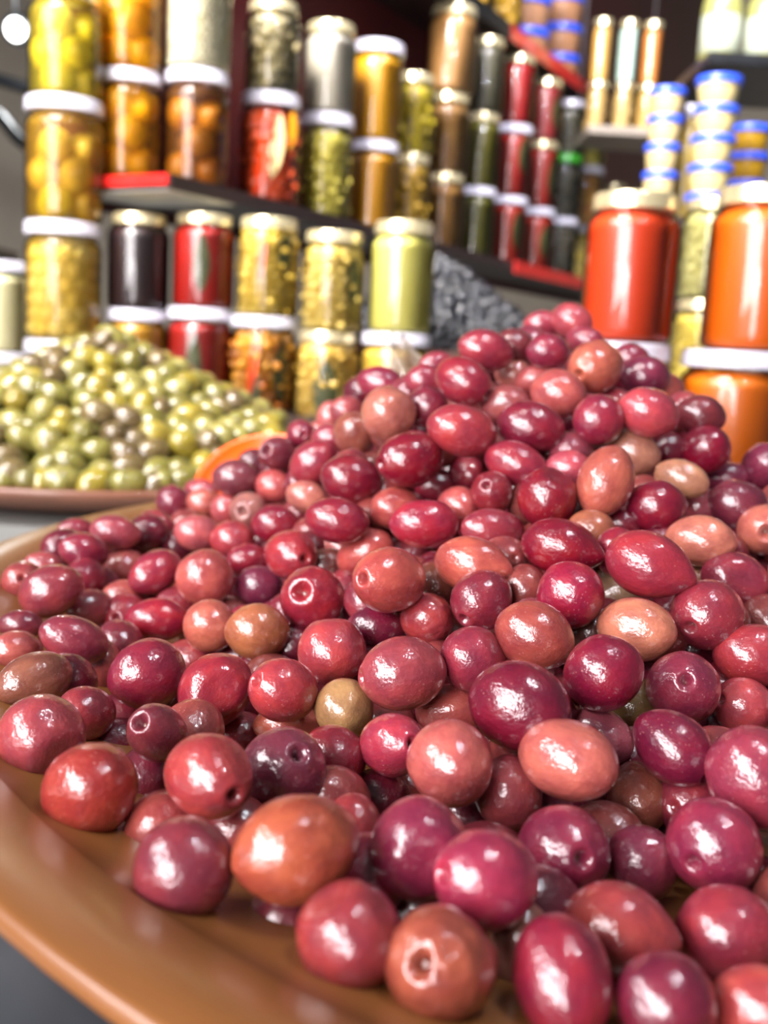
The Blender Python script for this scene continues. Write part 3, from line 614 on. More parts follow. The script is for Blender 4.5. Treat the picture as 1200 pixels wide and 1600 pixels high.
OLIVES = """
-121.8 582.4 55.2 -0.29 0.79 0.54 9.59 10.16 1.9|8a2c40|n|small dark red olive at the far end of the ridge
-108.0 596.6 59.6 -0.95 0.32 0.06 7.54 11.32 5.2|b04a55|n|rose-red olive just right of the far-end dark olive
-104.5 581.9 55.0 -0.99 0.11 -0.07 8.07 10.40 1.9|cf6e62|n|coral olive just right of the far-end dark olive
-88.2 564.8 54.9 -0.01 0.22 -0.98 8.50 9.77 2.8|cc5f60|n|coral olive just left of the gaping pale olive
-72.7 541.3 59.0 -0.19 -0.98 0.09 9.47 10.42 3.2|b8776e|r|dull pink olive with a gaping round stem hole, on the long ridge
-83.4 565.0 73.2 -1.00 -0.08 -0.04 10.09 13.31 5.0|87404a|w|dusky mauve oval olive in front of the orange bowl rim
-129.9 488.5 53.8 -0.98 -0.15 0.15 8.09 12.13 1.4|b24e58|n|long rosy olive on top of the heap by the far-left rim
-159.8 525.4 45.9 0.87 0.50 -0.04 6.82 10.22 0.3|a03a4a|n|crimson olive just left of the long rosy rim-heap olive
-138.5 467.0 48.1 0.83 0.47 -0.30 8.45 11.64 2.9|9a3046|n|deep crimson olive just below and left of the long rosy rim-heap olive
-120.2 535.2 49.8 -0.96 0.07 0.27 7.48 10.56 3.2|a63848|n|crimson olive just below and left of the far-end dark olive
-121.4 546.4 38.1 0.82 0.56 -0.06 6.58 9.87 0.1|b04450|n|rose-red olive below the far-end dark olive
-92.3 504.0 52.5 0.92 0.34 -0.18 9.19 12.40 1.3|c96468|w|coral wrinkled olive just below and right of the far-end dark olive
-124.4 488.2 36.1 0.74 0.66 -0.10 9.59 10.90 5.2|cb6864|n|coral olive just below the long rosy rim-heap olive
-100.4 444.6 45.0 0.64 0.63 0.44 9.02 13.21 5.5|ac3648|n|crimson olive below and right of the long rosy rim-heap olive
-75.9 432.1 46.8 -0.07 0.63 -0.77 12.00 12.72 0.6|c75f59|n|coral olive above and left of the orange-tan olive
-73.8 495.5 51.8 -0.99 0.12 -0.08 9.47 11.16 5.5|bd464c|w|rose-red wrinkled olive just below and left of the gaping pale olive
-63.1 476.6 45.2 0.88 0.46 -0.05 8.63 10.57 0.9|a4283c|n|crimson olive below the gaping pale olive
-132.9 403.4 44.9 -0.89 -0.06 -0.45 10.55 13.41 6.1|9c3e48|n|broad mauve-red olive overhanging its neighbours near the rim
-156.0 436.3 39.5 0.24 -0.88 0.42 8.70 9.57 3.7|b4524f|h|rose-red pit-ended olive just left of the broad mauve overhanging olive
-161.3 476.9 38.1 -0.99 -0.11 -0.03 6.50 9.75 4.2|b05055|n|rose-red olive just above the broad mauve overhanging olive
-131.9 470.6 32.8 0.78 0.42 -0.47 7.65 11.14 1.5|883444|n|dark wine olive just right of the broad mauve overhanging olive
-122.6 421.6 33.6 0.75 0.65 -0.13 7.79 11.04 6.1|a2484f|n|dusty red olive just below and right of the broad mauve overhanging olive
-114.1 444.9 32.5 -1.00 -0.04 -0.04 8.05 10.15 0.8|cc6660|n|coral olive right of the broad mauve overhanging olive
-108.4 426.7 29.3 -0.20 -0.96 0.20 9.40 10.34 5.3|b43c48|h|rose-red pit-ended olive just above the finely speckled olive
-88.8 398.6 36.6 -0.99 -0.11 -0.03 8.57 12.86 3.6|b22c3e|n|rose-red olive just above the finely speckled olive
-63.1 373.6 42.4 -0.81 0.59 0.04 9.81 10.40 1.1|d0705f|n|coral olive just left of the orange-tan olive
-137.7 381.5 36.4 -0.99 -0.12 -0.02 5.76 8.64 3.6|84323f|n|dark wine olive just below and left of the broad mauve overhanging olive
-127.3 349.7 36.5 0.79 0.59 -0.14 6.96 9.12 1.5|c0605a|n|coral olive just above and left of the brownish bowl-wall olive
-106.8 349.2 41.7 0.88 0.28 -0.39 8.30 12.45 2.9|943848|n|deep crimson olive just below and right of the broad mauve overhanging olive
-155.7 440.7 23.9 -1.00 0.01 -0.06 7.75 11.45 4.7|b05052|n|rose-red olive just below and left of the broad mauve overhanging olive
46.0 510.1 150.3 0.95 0.24 -0.20 9.65 14.27 0.2|a83848|n|crimson olive left of the summit olive with pinprick hole
32.9 474.1 136.1 0.80 -0.48 -0.36 10.58 14.28 0.8|a02e3e|h|crimson pit-ended olive above and right of the round salmon skyline olive
-5.3 536.2 130.6 -0.97 0.21 0.11 8.65 12.98 2.7|9e3048|n|crimson olive just above the round salmon skyline olive
-0.5 475.2 119.1 0.40 0.87 -0.28 12.64 13.57 4.3|ca7868|n|round salmon olive on the skyline in front of the mustard jar
16.4 507.6 134.1 0.97 0.24 0.04 7.89 9.95 4.8|a63e4e|n|crimson olive just above and right of the round salmon skyline olive
17.5 487.6 122.3 -0.89 0.44 -0.07 9.72 10.92 5.9|8a2e40|n|dark wine olive just right of the round salmon skyline olive
31.0 432.3 116.4 0.97 0.09 -0.21 10.98 15.05 5.1|b64048|n|rose-red olive just above and right of the large glossy dark-red olive
10.1 430.5 103.2 -0.88 -0.46 -0.13 11.89 14.58 0.9|8c1a2e|h|large very dark red glossy olive high on the near slope
-15.1 455.6 89.9 0.96 0.15 -0.23 10.91 13.84 0.1|892032|n|dark wine olive just left of the large glossy dark-red olive
-16.5 512.6 105.7 0.08 0.79 -0.60 10.69 12.73 1.4|a65c4c|n|brownish olive just below and left of the round salmon skyline olive
-22.3 550.2 114.8 0.93 0.37 0.03 7.95 9.94 1.1|b45558|n|rose-red olive just left of the round salmon skyline olive
-34.4 603.4 107.1 0.05 0.02 -1.00 8.21 9.59 3.6|cc6a68|n|coral olive left of the round salmon skyline olive
-49.5 580.4 98.1 0.20 -0.98 0.02 8.46 9.31 2.1|963044|h|deep crimson pit-ended olive just above and right of the ring-scarred mauve olive
-38.7 590.9 97.8 0.99 0.16 0.04 7.74 10.34 2.8|c66060|n|coral olive above and right of the ring-scarred mauve olive
-31.0 543.7 100.0 -0.98 0.21 -0.07 7.66 10.27 3.3|a83c4c|n|crimson olive below and left of the round salmon skyline olive
-60.6 569.0 87.4 -0.48 -0.85 0.22 9.77 13.19 5.6|8c3a46|r|mauve-red olive with a round ring scar, by the orange bowl
-37.5 523.1 88.8 -0.78 0.12 -0.62 10.52 13.53 2.7|a63848|n|crimson olive just right of the ring-scarred mauve olive
-61.8 558.8 70.4 -0.75 0.63 0.18 9.41 10.68 2.7|c65a58|n|coral olive just below the ring-scarred mauve olive
-39.8 512.5 72.5 -0.96 0.06 0.28 8.31 10.49 1.6|d27f70|n|salmon olive below and right of the ring-scarred mauve olive
-52.8 492.9 61.4 -0.99 0.09 -0.07 9.60 11.77 4.5|942236|n|deep crimson olive just below and right of the gaping pale olive
-19.0 412.5 78.6 -0.99 0.06 0.11 8.90 13.34 2.1|9c2a3c|s|deep crimson speckled olive just above and left of the coral olive with end hole
5.4 430.7 81.9 0.92 0.38 -0.01 9.27 11.90 0.3|bb5550|n|rose-red olive just below the large glossy dark-red olive
16.1 396.0 82.1 1.00 0.07 0.04 9.71 13.77 5.3|b23044|n|rose-red olive just above and left of the twin-pointed coral olive
37.0 464.6 95.0 -0.38 0.91 0.17 7.99 9.93 4.1|a63444|n|crimson olive just above and left of the olive with star-shaped hole
23.9 466.8 87.2 1.00 0.04 0.05 8.20 10.20 2.9|842434|n|dark wine olive just below and right of the large glossy dark-red olive
30.7 417.9 85.8 -0.28 0.96 -0.03 8.81 10.13 2.6|c45c5a|n|coral olive just below and left of the olive with star-shaped hole
43.4 413.1 93.4 -0.36 -0.82 0.45 8.59 9.45 4.8|96303a|h|crimson olive with a tiny pale-rimmed star-shaped hole
53.7 424.3 104.5 -0.91 0.33 0.25 9.05 13.58 0.7|a63444|n|crimson olive just above and right of the olive with star-shaped hole
53.4 475.0 126.3 -0.96 0.26 -0.07 9.06 11.88 5.5|ac5656|n|dusty red olive above the olive with star-shaped hole
62.1 527.5 138.9 -0.97 0.22 -0.06 8.25 9.72 0.3|d07a70|n|salmon olive below and left of the topmost olive
42.4 387.8 82.0 0.92 0.34 -0.17 8.86 13.28 1.6|a63c48|n|crimson olive just below the olive with star-shaped hole
22.9 523.1 142.0 0.93 0.36 0.04 6.66 9.99 3.6|a84050|n|crimson olive between the round salmon skyline olive and large glossy dark-red olive
-0.1 466.4 85.9 -0.17 0.97 0.18 8.71 10.02 0.1|a04848|n|dusty red olive just below and left of the large glossy dark-red olive
100.9 595.5 169.7 -0.80 0.53 0.28 9.75 12.59 3.6|bd5058|n|rosy olive at the very top of the pile against the red jar
85.9 602.5 167.2 1.00 0.01 0.05 7.61 11.05 6.0|a84050|n|crimson olive just left of the topmost olive
70.5 543.8 155.3 -0.83 0.56 -0.04 8.93 10.59 2.1|90384a|n|dusky red olive below and left of the topmost olive
76.4 510.1 151.4 0.96 0.29 0.05 8.81 11.07 3.9|9a3248|n|deep crimson olive just below and left of the topmost olive
106.7 580.9 159.1 -0.85 0.51 0.12 7.39 11.08 5.4|9c384a|n|deep crimson olive just below and right of the topmost olive
96.6 490.0 145.6 -0.65 -0.72 -0.24 11.71 15.80 5.0|cb6c58|h|orange-coral olive with a pinprick hole, just under the summit
124.9 512.4 141.9 1.00 -0.07 0.06 9.72 12.54 5.5|84304a|n|dark wine olive just right of the summit olive with pinprick hole
124.0 540.9 149.9 1.00 0.02 0.05 7.87 9.95 4.0|98384c|n|deep crimson olive just right of the summit olive with pinprick hole
75.9 467.9 132.9 -0.80 0.58 0.16 10.84 13.18 4.2|c4605c|n|coral olive just below and left of the summit olive with pinprick hole
70.7 514.9 137.4 -0.88 0.26 -0.39 7.02 10.53 5.0|c45f60|n|coral olive left of the summit olive with pinprick hole
89.3 438.7 123.6 0.66 0.61 0.44 10.75 11.39 1.0|9a2e44|n|deep crimson olive just below the summit olive with pinprick hole
110.4 439.0 127.9 0.96 -0.03 -0.28 10.19 13.04 1.3|c64e58|n|bright rose olive below and right of the summit olive with pinprick hole
140.6 492.7 127.1 0.22 0.87 0.43 9.39 9.96 2.9|ac4a50|n|dusty red olive above the shrivelled tan olive
106.3 493.6 129.3 -0.79 0.61 -0.08 7.07 10.61 2.4|a03c48|n|crimson olive just below and right of the summit olive with pinprick hole
142.3 457.8 112.2 -0.24 0.78 -0.58 10.50 11.65 2.3|8c1a34|n|dark wine olive just above and right of the shrivelled tan olive
105.3 445.4 110.0 -0.79 0.60 0.14 10.04 13.68 1.6|bc7e68|n|tan olive just above and right of the tall standing coral-orange olive
84.3 390.3 103.4 0.30 0.34 0.89 10.64 14.35 0.5|c66858|n|tall coral-orange olive standing nearly upright
120.7 416.2 102.9 -0.82 0.52 0.22 7.67 11.51 1.9|c58a6c|w|flat tan olive with a wrinkled shrivelled end
126.5 462.2 110.4 0.99 -0.09 0.06 8.16 9.43 0.8|7c1e34|n|dark wine olive just above and left of the shrivelled tan olive
105.6 393.1 94.2 0.98 0.18 0.03 10.09 11.68 0.5|8c1e34|n|dark wine olive just below and left of the shrivelled tan olive
173.9 468.7 104.5 0.13 0.87 -0.47 10.57 13.40 3.9|82304a|n|dark wine olive above the frame-edge salmon olive
146.6 421.2 92.5 0.96 -0.05 -0.27 10.62 12.75 5.6|7c3040|n|dark wine olive just above and left of the frame-edge salmon olive
156.9 468.8 98.4 0.99 -0.12 0.07 7.13 10.69 0.6|84304a|n|dark wine olive just right of the shrivelled tan olive
132.2 428.6 89.7 0.55 0.50 -0.67 8.83 9.36 2.3|b75560|n|rose-red olive just below and right of the shrivelled tan olive
152.6 405.9 85.3 -0.24 -0.97 0.06 10.33 11.37 0.4|d47868|r|salmon olive with a ringed hole, cut by the frame edge
62.9 393.3 95.2 0.16 0.96 0.24 11.08 12.74 3.4|902030|d|dark cherry olive with a bead of water on top
60.9 440.9 118.8 -0.96 0.25 0.10 11.01 14.72 0.8|8c2438|n|dark wine olive just above the water-beaded cherry olive
79.2 439.6 109.2 1.00 -0.02 0.06 8.29 9.63 4.0|984450|n|dusky red olive just above and left of the tall standing coral-orange olive
74.7 421.1 103.8 -0.97 0.24 -0.08 7.85 9.88 5.9|c45460|n|coral olive just above and right of the water-beaded cherry olive
77.5 376.7 86.0 -0.93 0.34 -0.11 8.26 9.40 2.5|b46a50|n|salmon olive just above and right of the pear-shaped dark red olive
91.2 395.5 85.4 -0.80 0.58 -0.15 7.78 10.26 4.8|801c30|n|dark wine olive just below the tall standing coral-orange olive
116.7 371.6 85.4 -0.88 0.47 -0.05 9.12 12.84 2.8|d4806c|n|salmon olive just above and right of the lemon-shaped crimson olive
112.5 454.2 95.2 0.37 0.92 0.13 8.85 10.18 3.4|a84450|n|crimson olive just right of the tall standing coral-orange olive
-38.9 427.2 60.2 0.52 -0.85 0.08 10.54 14.23 2.4|b63c44|h|rose-red pit-ended olive just above and left of the white-ringed stem olive
-53.1 439.2 43.1 -1.00 0.06 -0.07 8.64 10.58 2.4|80304a|n|dark wine olive just above the orange-tan olive
-25.0 373.8 55.2 -0.29 -0.86 0.42 11.59 12.75 5.2|a62e3c|r|red olive whose stem hole has a white shining ring and a stub
-7.1 421.0 63.7 -0.80 0.20 -0.57 9.48 13.02 0.9|c85a54|n|coral olive just above and left of the coral olive with end hole
3.1 341.4 71.4 -0.61 -0.78 0.16 11.07 14.95 4.8|c85c54|h|coral olive with a small open hole at its blunt end, mid pile
32.0 356.0 75.3 -0.86 0.50 0.01 9.54 14.31 4.5|c86254|p|coral olive with pointed ends beside the blunt coral one
-13.9 421.9 46.6 -0.06 0.33 0.94 8.29 10.69 0.8|a83c48|n|crimson olive just right of the white-ringed stem olive
-0.8 347.4 52.4 1.00 0.09 0.03 8.07 10.24 0.7|7a1e38|n|dark wine olive just below the coral olive with end hole
-14.8 328.0 49.2 -0.06 0.97 0.23 11.05 12.60 1.2|be4a50|n|bright rose olive just below the white-ringed stem olive
16.8 345.4 57.4 -0.59 0.81 0.03 8.75 10.18 3.0|ac4044|w|crimson wrinkled olive just below and right of the coral olive with end hole
34.8 338.5 67.0 -0.55 -0.69 -0.46 10.13 11.50 0.2|92303e|h|deep crimson pit-ended olive just below the twin-pointed coral olive
8.3 294.9 53.8 -0.94 -0.32 -0.07 10.98 13.23 2.0|b14c52|h|largest rosy olive with a hook-shaped gleam, mid pile
29.6 303.4 56.6 0.57 0.73 -0.38 10.15 10.76 6.3|983446|n|deep crimson olive just above and left of the very large dark wine olive
-27.5 298.1 45.3 -0.70 -0.56 0.44 9.59 11.20 5.6|ba444c|h|rose-red pit-ended olive just left of the upright pale tan olive
-8.8 297.6 40.8 -0.12 0.98 0.14 8.66 9.79 0.8|ba8e60|n|upright pale tan olive wedged between red ones
-43.5 359.8 45.3 0.92 0.38 -0.06 10.23 11.73 0.8|be7250|n|orange-tan olive, the only orange one on the lower slope
-26.7 309.1 29.9 0.98 0.21 -0.03 7.20 10.81 3.0|d4705c|n|coral olive just above the pitted purple-wine olive
-10.8 270.3 35.4 -0.44 0.84 -0.31 9.63 10.20 1.8|9c303c|n|deep crimson olive just right of the pitted purple-wine olive
-22.6 251.6 39.4 0.39 -0.60 0.70 11.31 11.76 3.2|84384a|h|purple-wine olive with a deep pit on its shoulder
5.8 268.8 41.5 0.45 -0.80 0.39 8.60 11.61 3.9|b83e52|h|rose-red pit-ended olive just below and right of the upright pale tan olive
23.5 304.0 39.4 -0.92 0.34 -0.18 8.35 10.84 5.0|bc5a54|n|rose-red olive just below and right of the largest rosy olive
20.1 245.3 46.9 -0.20 0.96 -0.18 10.56 12.15 6.2|c86660|n|coral olive just below and left of the very large dark wine olive
38.7 262.5 57.2 -0.84 0.54 0.01 11.30 13.94 6.1|7a1a32|n|very large dark wine olive with a big white gleam
-30.2 368.6 37.8 0.38 0.93 0.03 8.75 9.28 0.3|6e1c30|n|dark wine olive just right of the orange-tan olive
-22.7 433.5 54.7 0.96 0.29 -0.01 7.74 10.45 0.4|7a4038|n|dark maroon olive just above and right of the white-ringed stem olive
19.4 366.5 64.3 0.05 0.84 0.54 8.60 9.12 5.2|8a4a3c|n|dark maroon olive just below and left of the twin-pointed coral olive
62.8 354.6 83.4 -0.91 0.38 0.13 9.62 14.19 5.3|901c2e|p|pear-shaped dark red olive narrowing to a tip
89.3 336.1 82.5 -0.87 0.46 0.20 10.71 14.89 1.9|aa3644|p|large lemon-shaped crimson olive with a pointed tip
84.3 360.3 81.5 0.09 -0.03 -1.00 8.33 9.18 1.0|98283c|n|deep crimson olive just left of the lemon-shaped crimson olive
62.0 324.8 73.7 -0.23 0.88 -0.41 10.68 11.36 1.0|ae2a44|n|crimson olive just below the pear-shaped dark red olive
82.0 316.4 65.4 -0.76 0.65 -0.06 9.64 12.91 6.1|d4846a|n|smooth salmon barrel-shaped olive
48.0 303.9 65.0 -0.88 0.38 0.28 10.45 12.46 1.8|ac5048|n|dusty red olive just above the very large dark wine olive
64.5 280.4 61.7 -0.76 0.19 -0.62 10.42 11.55 4.0|8a1e38|n|dark wine olive just below and left of the salmon barrel-shaped olive
92.9 297.5 53.0 -0.19 -0.86 0.48 10.85 11.94 6.0|92344a|h|wine-red olive with a puckered navel hole facing the lens
108.5 329.7 68.2 -0.65 -0.73 -0.21 11.43 12.28 2.7|a03844|h|red olive with a mouth-like dent
128.1 361.8 73.3 0.95 -0.18 -0.25 9.85 12.56 5.2|943444|d|deep crimson dented olive just above and right of the mouth-dented red olive
122.1 321.6 57.4 0.99 -0.12 0.09 10.38 12.55 1.3|ac3c44|n|crimson olive just below and right of the mouth-dented red olive
115.3 305.9 45.1 -0.88 -0.34 0.32 8.50 9.99 3.5|c8545a|h|bright rose pit-ended olive just right of the navel-holed wine olive
86.3 365.0 66.0 -0.46 0.87 -0.17 9.06 9.60 6.0|b08a6c|w|tan wrinkled olive just below and left of the lemon-shaped crimson olive
118.8 380.0 69.5 -0.39 0.91 -0.13 8.77 9.29 4.6|b07a5c|n|tan olive just above the mouth-dented red olive
79.5 303.3 44.7 0.11 -0.10 -0.99 8.48 9.28 3.5|86683e|n|brownish olive just left of the navel-holed wine olive
65.2 280.3 43.0 -0.68 0.72 0.16 7.84 10.54 2.8|b45a68|n|rose-red olive just above and right of the very large salmon olive
79.7 258.9 49.3 0.62 -0.69 -0.38 8.60 11.61 4.0|781e38|h|dark wine pit-ended olive just below the navel-holed wine olive
49.6 245.6 49.6 -0.78 0.62 -0.05 9.80 13.32 3.7|c86a60|n|very large salmon-pink olive low in the pile
97.4 245.8 47.4 0.49 0.26 -0.83 12.31 13.54 2.9|a03c50|n|crimson olive just above and right of the slit-pitted crimson olive
50.7 350.2 68.4 -0.03 0.41 0.91 8.08 9.19 3.5|9c4a44|n|dusky red olive just below and left of the pear-shaped dark red olive
108.1 313.2 33.9 0.71 0.69 0.13 8.83 9.36 3.5|6e1c30|n|dark wine olive just below and right of the navel-holed wine olive
70.1 332.9 58.2 -0.27 0.89 -0.37 8.74 9.27 4.7|6a3a30|n|dark maroon olive just left of the salmon barrel-shaped olive
106.3 340.2 53.2 -0.80 0.56 -0.21 8.17 9.48 5.2|641a2a|n|dark wine olive just above the navel-holed wine olive
-109.3 315.0 38.1 0.73 0.67 0.16 8.91 12.66 5.4|965a48|n|brownish tan olive lying against the bowl wall
-89.1 262.5 41.1 0.05 0.57 -0.82 10.95 11.60 3.7|b04a50|d|round rose olive with a shallow dimple beside the bowl wall
-87.9 298.7 34.2 0.78 0.60 -0.18 8.20 9.47 1.8|9c3840|n|deep crimson olive just above and right of the dimpled rose olive
-100.3 358.8 28.8 -0.03 -0.01 -1.00 8.40 10.44 6.3|b75450|w|rose-red wrinkled olive just left of the finely speckled olive
-74.9 323.3 39.4 0.79 0.57 0.20 11.23 12.91 2.3|962a40|s|crimson olive finely speckled with pale dots
-84.0 328.3 21.2 -0.07 0.43 0.90 8.11 10.38 5.6|9c3848|w|deep crimson wrinkled olive just left of the olive with oval ringed scar
-57.9 262.5 43.9 -0.29 -0.75 0.59 7.59 10.25 2.4|883642|r|wine-brown olive with an oval white-ringed scar
-49.8 307.9 40.7 0.64 0.45 0.62 10.58 12.62 3.1|ac3440|d|crimson dented olive just right of the finely speckled olive
-71.7 380.1 26.9 -0.96 0.25 -0.13 7.79 10.92 5.4|b44a4c|n|rose-red olive just right of the finely speckled olive
-66.5 230.8 41.6 -0.54 0.66 -0.53 10.73 12.33 5.2|ac4038|w|shiny orange-red olive alone against the brown bowl wall
-62.0 269.7 27.4 -0.11 0.64 0.76 8.53 9.74 4.8|882e3e|n|dark wine olive just below the olive with oval ringed scar
-38.2 228.6 47.7 0.62 -0.78 -0.01 9.58 12.87 2.9|b44444|h|rose-red pit-ended olive just below and right of the olive with oval ringed scar
-42.6 312.9 23.2 0.93 0.37 -0.09 8.34 10.38 1.3|a43c48|n|crimson olive just above and left of the pitted purple-wine olive
-49.2 233.2 31.9 0.85 0.49 0.18 8.47 9.64 4.8|b85450|n|rose-red olive just above and left of the large maroon floor olive
-37.1 195.6 41.9 -0.75 0.41 -0.53 10.17 10.89 0.4|8a3440|n|large maroon olive lying alone on the bowl floor in front
-31.9 235.9 30.7 -0.96 0.21 -0.16 8.09 9.31 4.0|a44848|n|dusty red olive just left of the big wrinkled orange olive
-80.0 305.2 22.1 0.90 0.43 -0.12 8.33 10.08 1.6|7a2838|n|dark wine olive just left of the olive with oval ringed scar
-14.2 197.0 46.9 0.88 0.45 0.16 10.55 13.18 4.0|b65a42|w|big orange olive with fine skin wrinkles near the front edge
-3.2 228.8 33.7 0.05 -0.37 -0.93 7.36 10.54 1.8|a43c40|n|crimson olive just right of the big wrinkled orange olive
11.8 209.7 41.9 0.07 -0.10 -0.99 10.19 11.16 0.4|94304a|d|deep crimson dented olive just above and left of the hot-pink olive
24.6 192.3 45.0 -0.85 -0.43 0.30 9.73 11.09 2.7|ae3852|h|hot-pink olive with a small pit at its blunt end
-2.2 179.8 38.6 -0.27 0.93 -0.26 9.68 11.13 2.0|9c3a40|d|red olive with a broad sunken dent lying on the bowl floor
15.2 173.7 37.8 -0.45 -0.76 0.47 10.29 11.32 4.8|ac5844|k|crumpled brownish olive with a puckered hole, at the front edge
-16.3 203.1 25.6 0.04 -0.43 -0.90 8.55 10.42 4.1|8a3a44|n|dark maroon olive just left of the broadly dented red olive
13.5 218.1 22.8 -0.97 0.16 -0.15 7.36 10.71 4.7|964844|n|dusky red olive just above the crumpled brownish olive
2.6 270.4 24.1 -0.49 0.76 -0.42 9.23 9.78 0.9|782434|n|dark wine olive just above and right of the big wrinkled orange olive
11.3 282.2 21.1 0.27 0.75 -0.61 9.13 10.49 1.1|963e38|n|dusky red olive below and right of the upright pale tan olive
36.3 251.2 37.1 0.06 -0.34 -0.94 8.87 9.76 0.2|a0464a|n|dusty red olive just below and left of the very large salmon olive
27.5 259.7 24.8 0.60 0.71 -0.37 8.89 9.43 2.9|5e1a28|n|dark wine olive just above the hot-pink olive
33.8 195.2 27.8 0.10 -0.19 -0.98 6.81 10.21 5.0|ac6e60|n|tan olive just above and left of the tall pointed front olive
46.5 225.7 34.6 0.20 -0.91 0.36 10.71 11.78 1.2|94304a|h|deep crimson pit-ended olive just right of the hot-pink olive
72.7 261.9 33.0 0.03 0.68 0.74 8.20 9.92 2.6|985244|w|dusky red wrinkled olive just below and right of the very large salmon olive
66.8 233.1 29.1 -0.37 0.48 -0.80 8.80 9.33 4.2|863448|w|dark wine wrinkled olive just above the sharp-pointed coral-red olive
82.7 227.8 37.5 -0.68 -0.72 -0.08 10.63 11.17 0.3|94304a|h|round crimson olive with a slit pit and violet lamp gleams
54.0 200.4 30.4 -0.88 0.46 -0.10 9.76 12.14 4.8|b44a4a|p|coral-red olive with a sharp point, lying near the front
78.9 203.8 28.9 0.97 -0.17 0.16 10.20 11.13 5.6|a43a48|n|crimson olive just below the slit-pitted crimson olive
38.2 176.1 34.5 -0.11 0.82 0.56 8.98 12.38 0.2|982a3e|p|tall crimson olive standing pointed end up at the front
57.2 173.7 31.9 0.75 0.12 -0.64 8.96 9.50 4.2|82283e|n|dark wine olive just below and right of the sharp-pointed coral-red olive
75.9 176.4 30.0 -0.83 0.43 -0.35 8.06 10.02 6.0|c85650|n|coral olive below and right of the sharp-pointed coral-red olive
84.2 272.3 21.2 -0.30 0.88 -0.38 8.98 9.52 4.5|6a2c30|n|dark maroon olive just above and left of the slit-pitted crimson olive
105.5 252.1 19.2 0.06 0.71 0.70 7.97 10.15 5.3|8a6048|n|brownish olive just below and right of the slit-pitted crimson olive
94.9 238.5 22.5 0.11 0.96 -0.27 8.68 9.98 1.2|6a2030|n|dark wine olive just below and right of the slit-pitted crimson olive
""".strip().split('\n')
NV = dict(n=8, p=3, s=2, d=4, w=5, h=5, r=4, k=1)
def orient(o, ax, roll):
    q = Vector(ax).to_track_quat('Z', 'Y'); o.rotation_mode = 'QUATERNION'
    o.rotation_quaternion = q @ Matrix.Rotation(roll, 3, 'Z').to_quaternion()
for i, row in enumerate(OLIVES):
    num, hx, kind, label = row.split('|'); n_ = [float(t) for t in num.split()]
    vs_ = variants(kind, NV[kind]); m = vs_[(i * 7 + 3) % len(vs_)]
    if not m.materials: m.materials.append(M_OLIVE)
    o = link('pink_olive', m); o.location = [t * .001 for t in n_[:3]]; orient(o, n_[3:6], n_[8])
    if kind == 'd':
        az = Vector(n_[3:6]).normalized(); ax_ = (EYE - o.location).normalized() + CR * .12 - CU * .05; ax_ = (ax_ - az * ax_.dot(az)).normalized(); ay = az.cross(ax_)
        o.rotation_quaternion = Matrix(((ax_.x, ay.x, az.x), (ax_.y, ay.y, az.y), (ax_.z, ay.z, az.z))).to_quaternion()
    S, L = n_[6] * .001, n_[7] * .001; o.scale = (S, S, L)
    c = srgb(hx); o.color = (*c, 1)
    tag(o, label, 'olive', 'pink olives piled in the brown bowl')
    if kind in 'hrk':
        sc = link('stem_scar', SCAR, o); sc.location = (0, 0, 1 - (.27 if kind == 'h' else .33)); sc.scale = (.75, .75, 1)

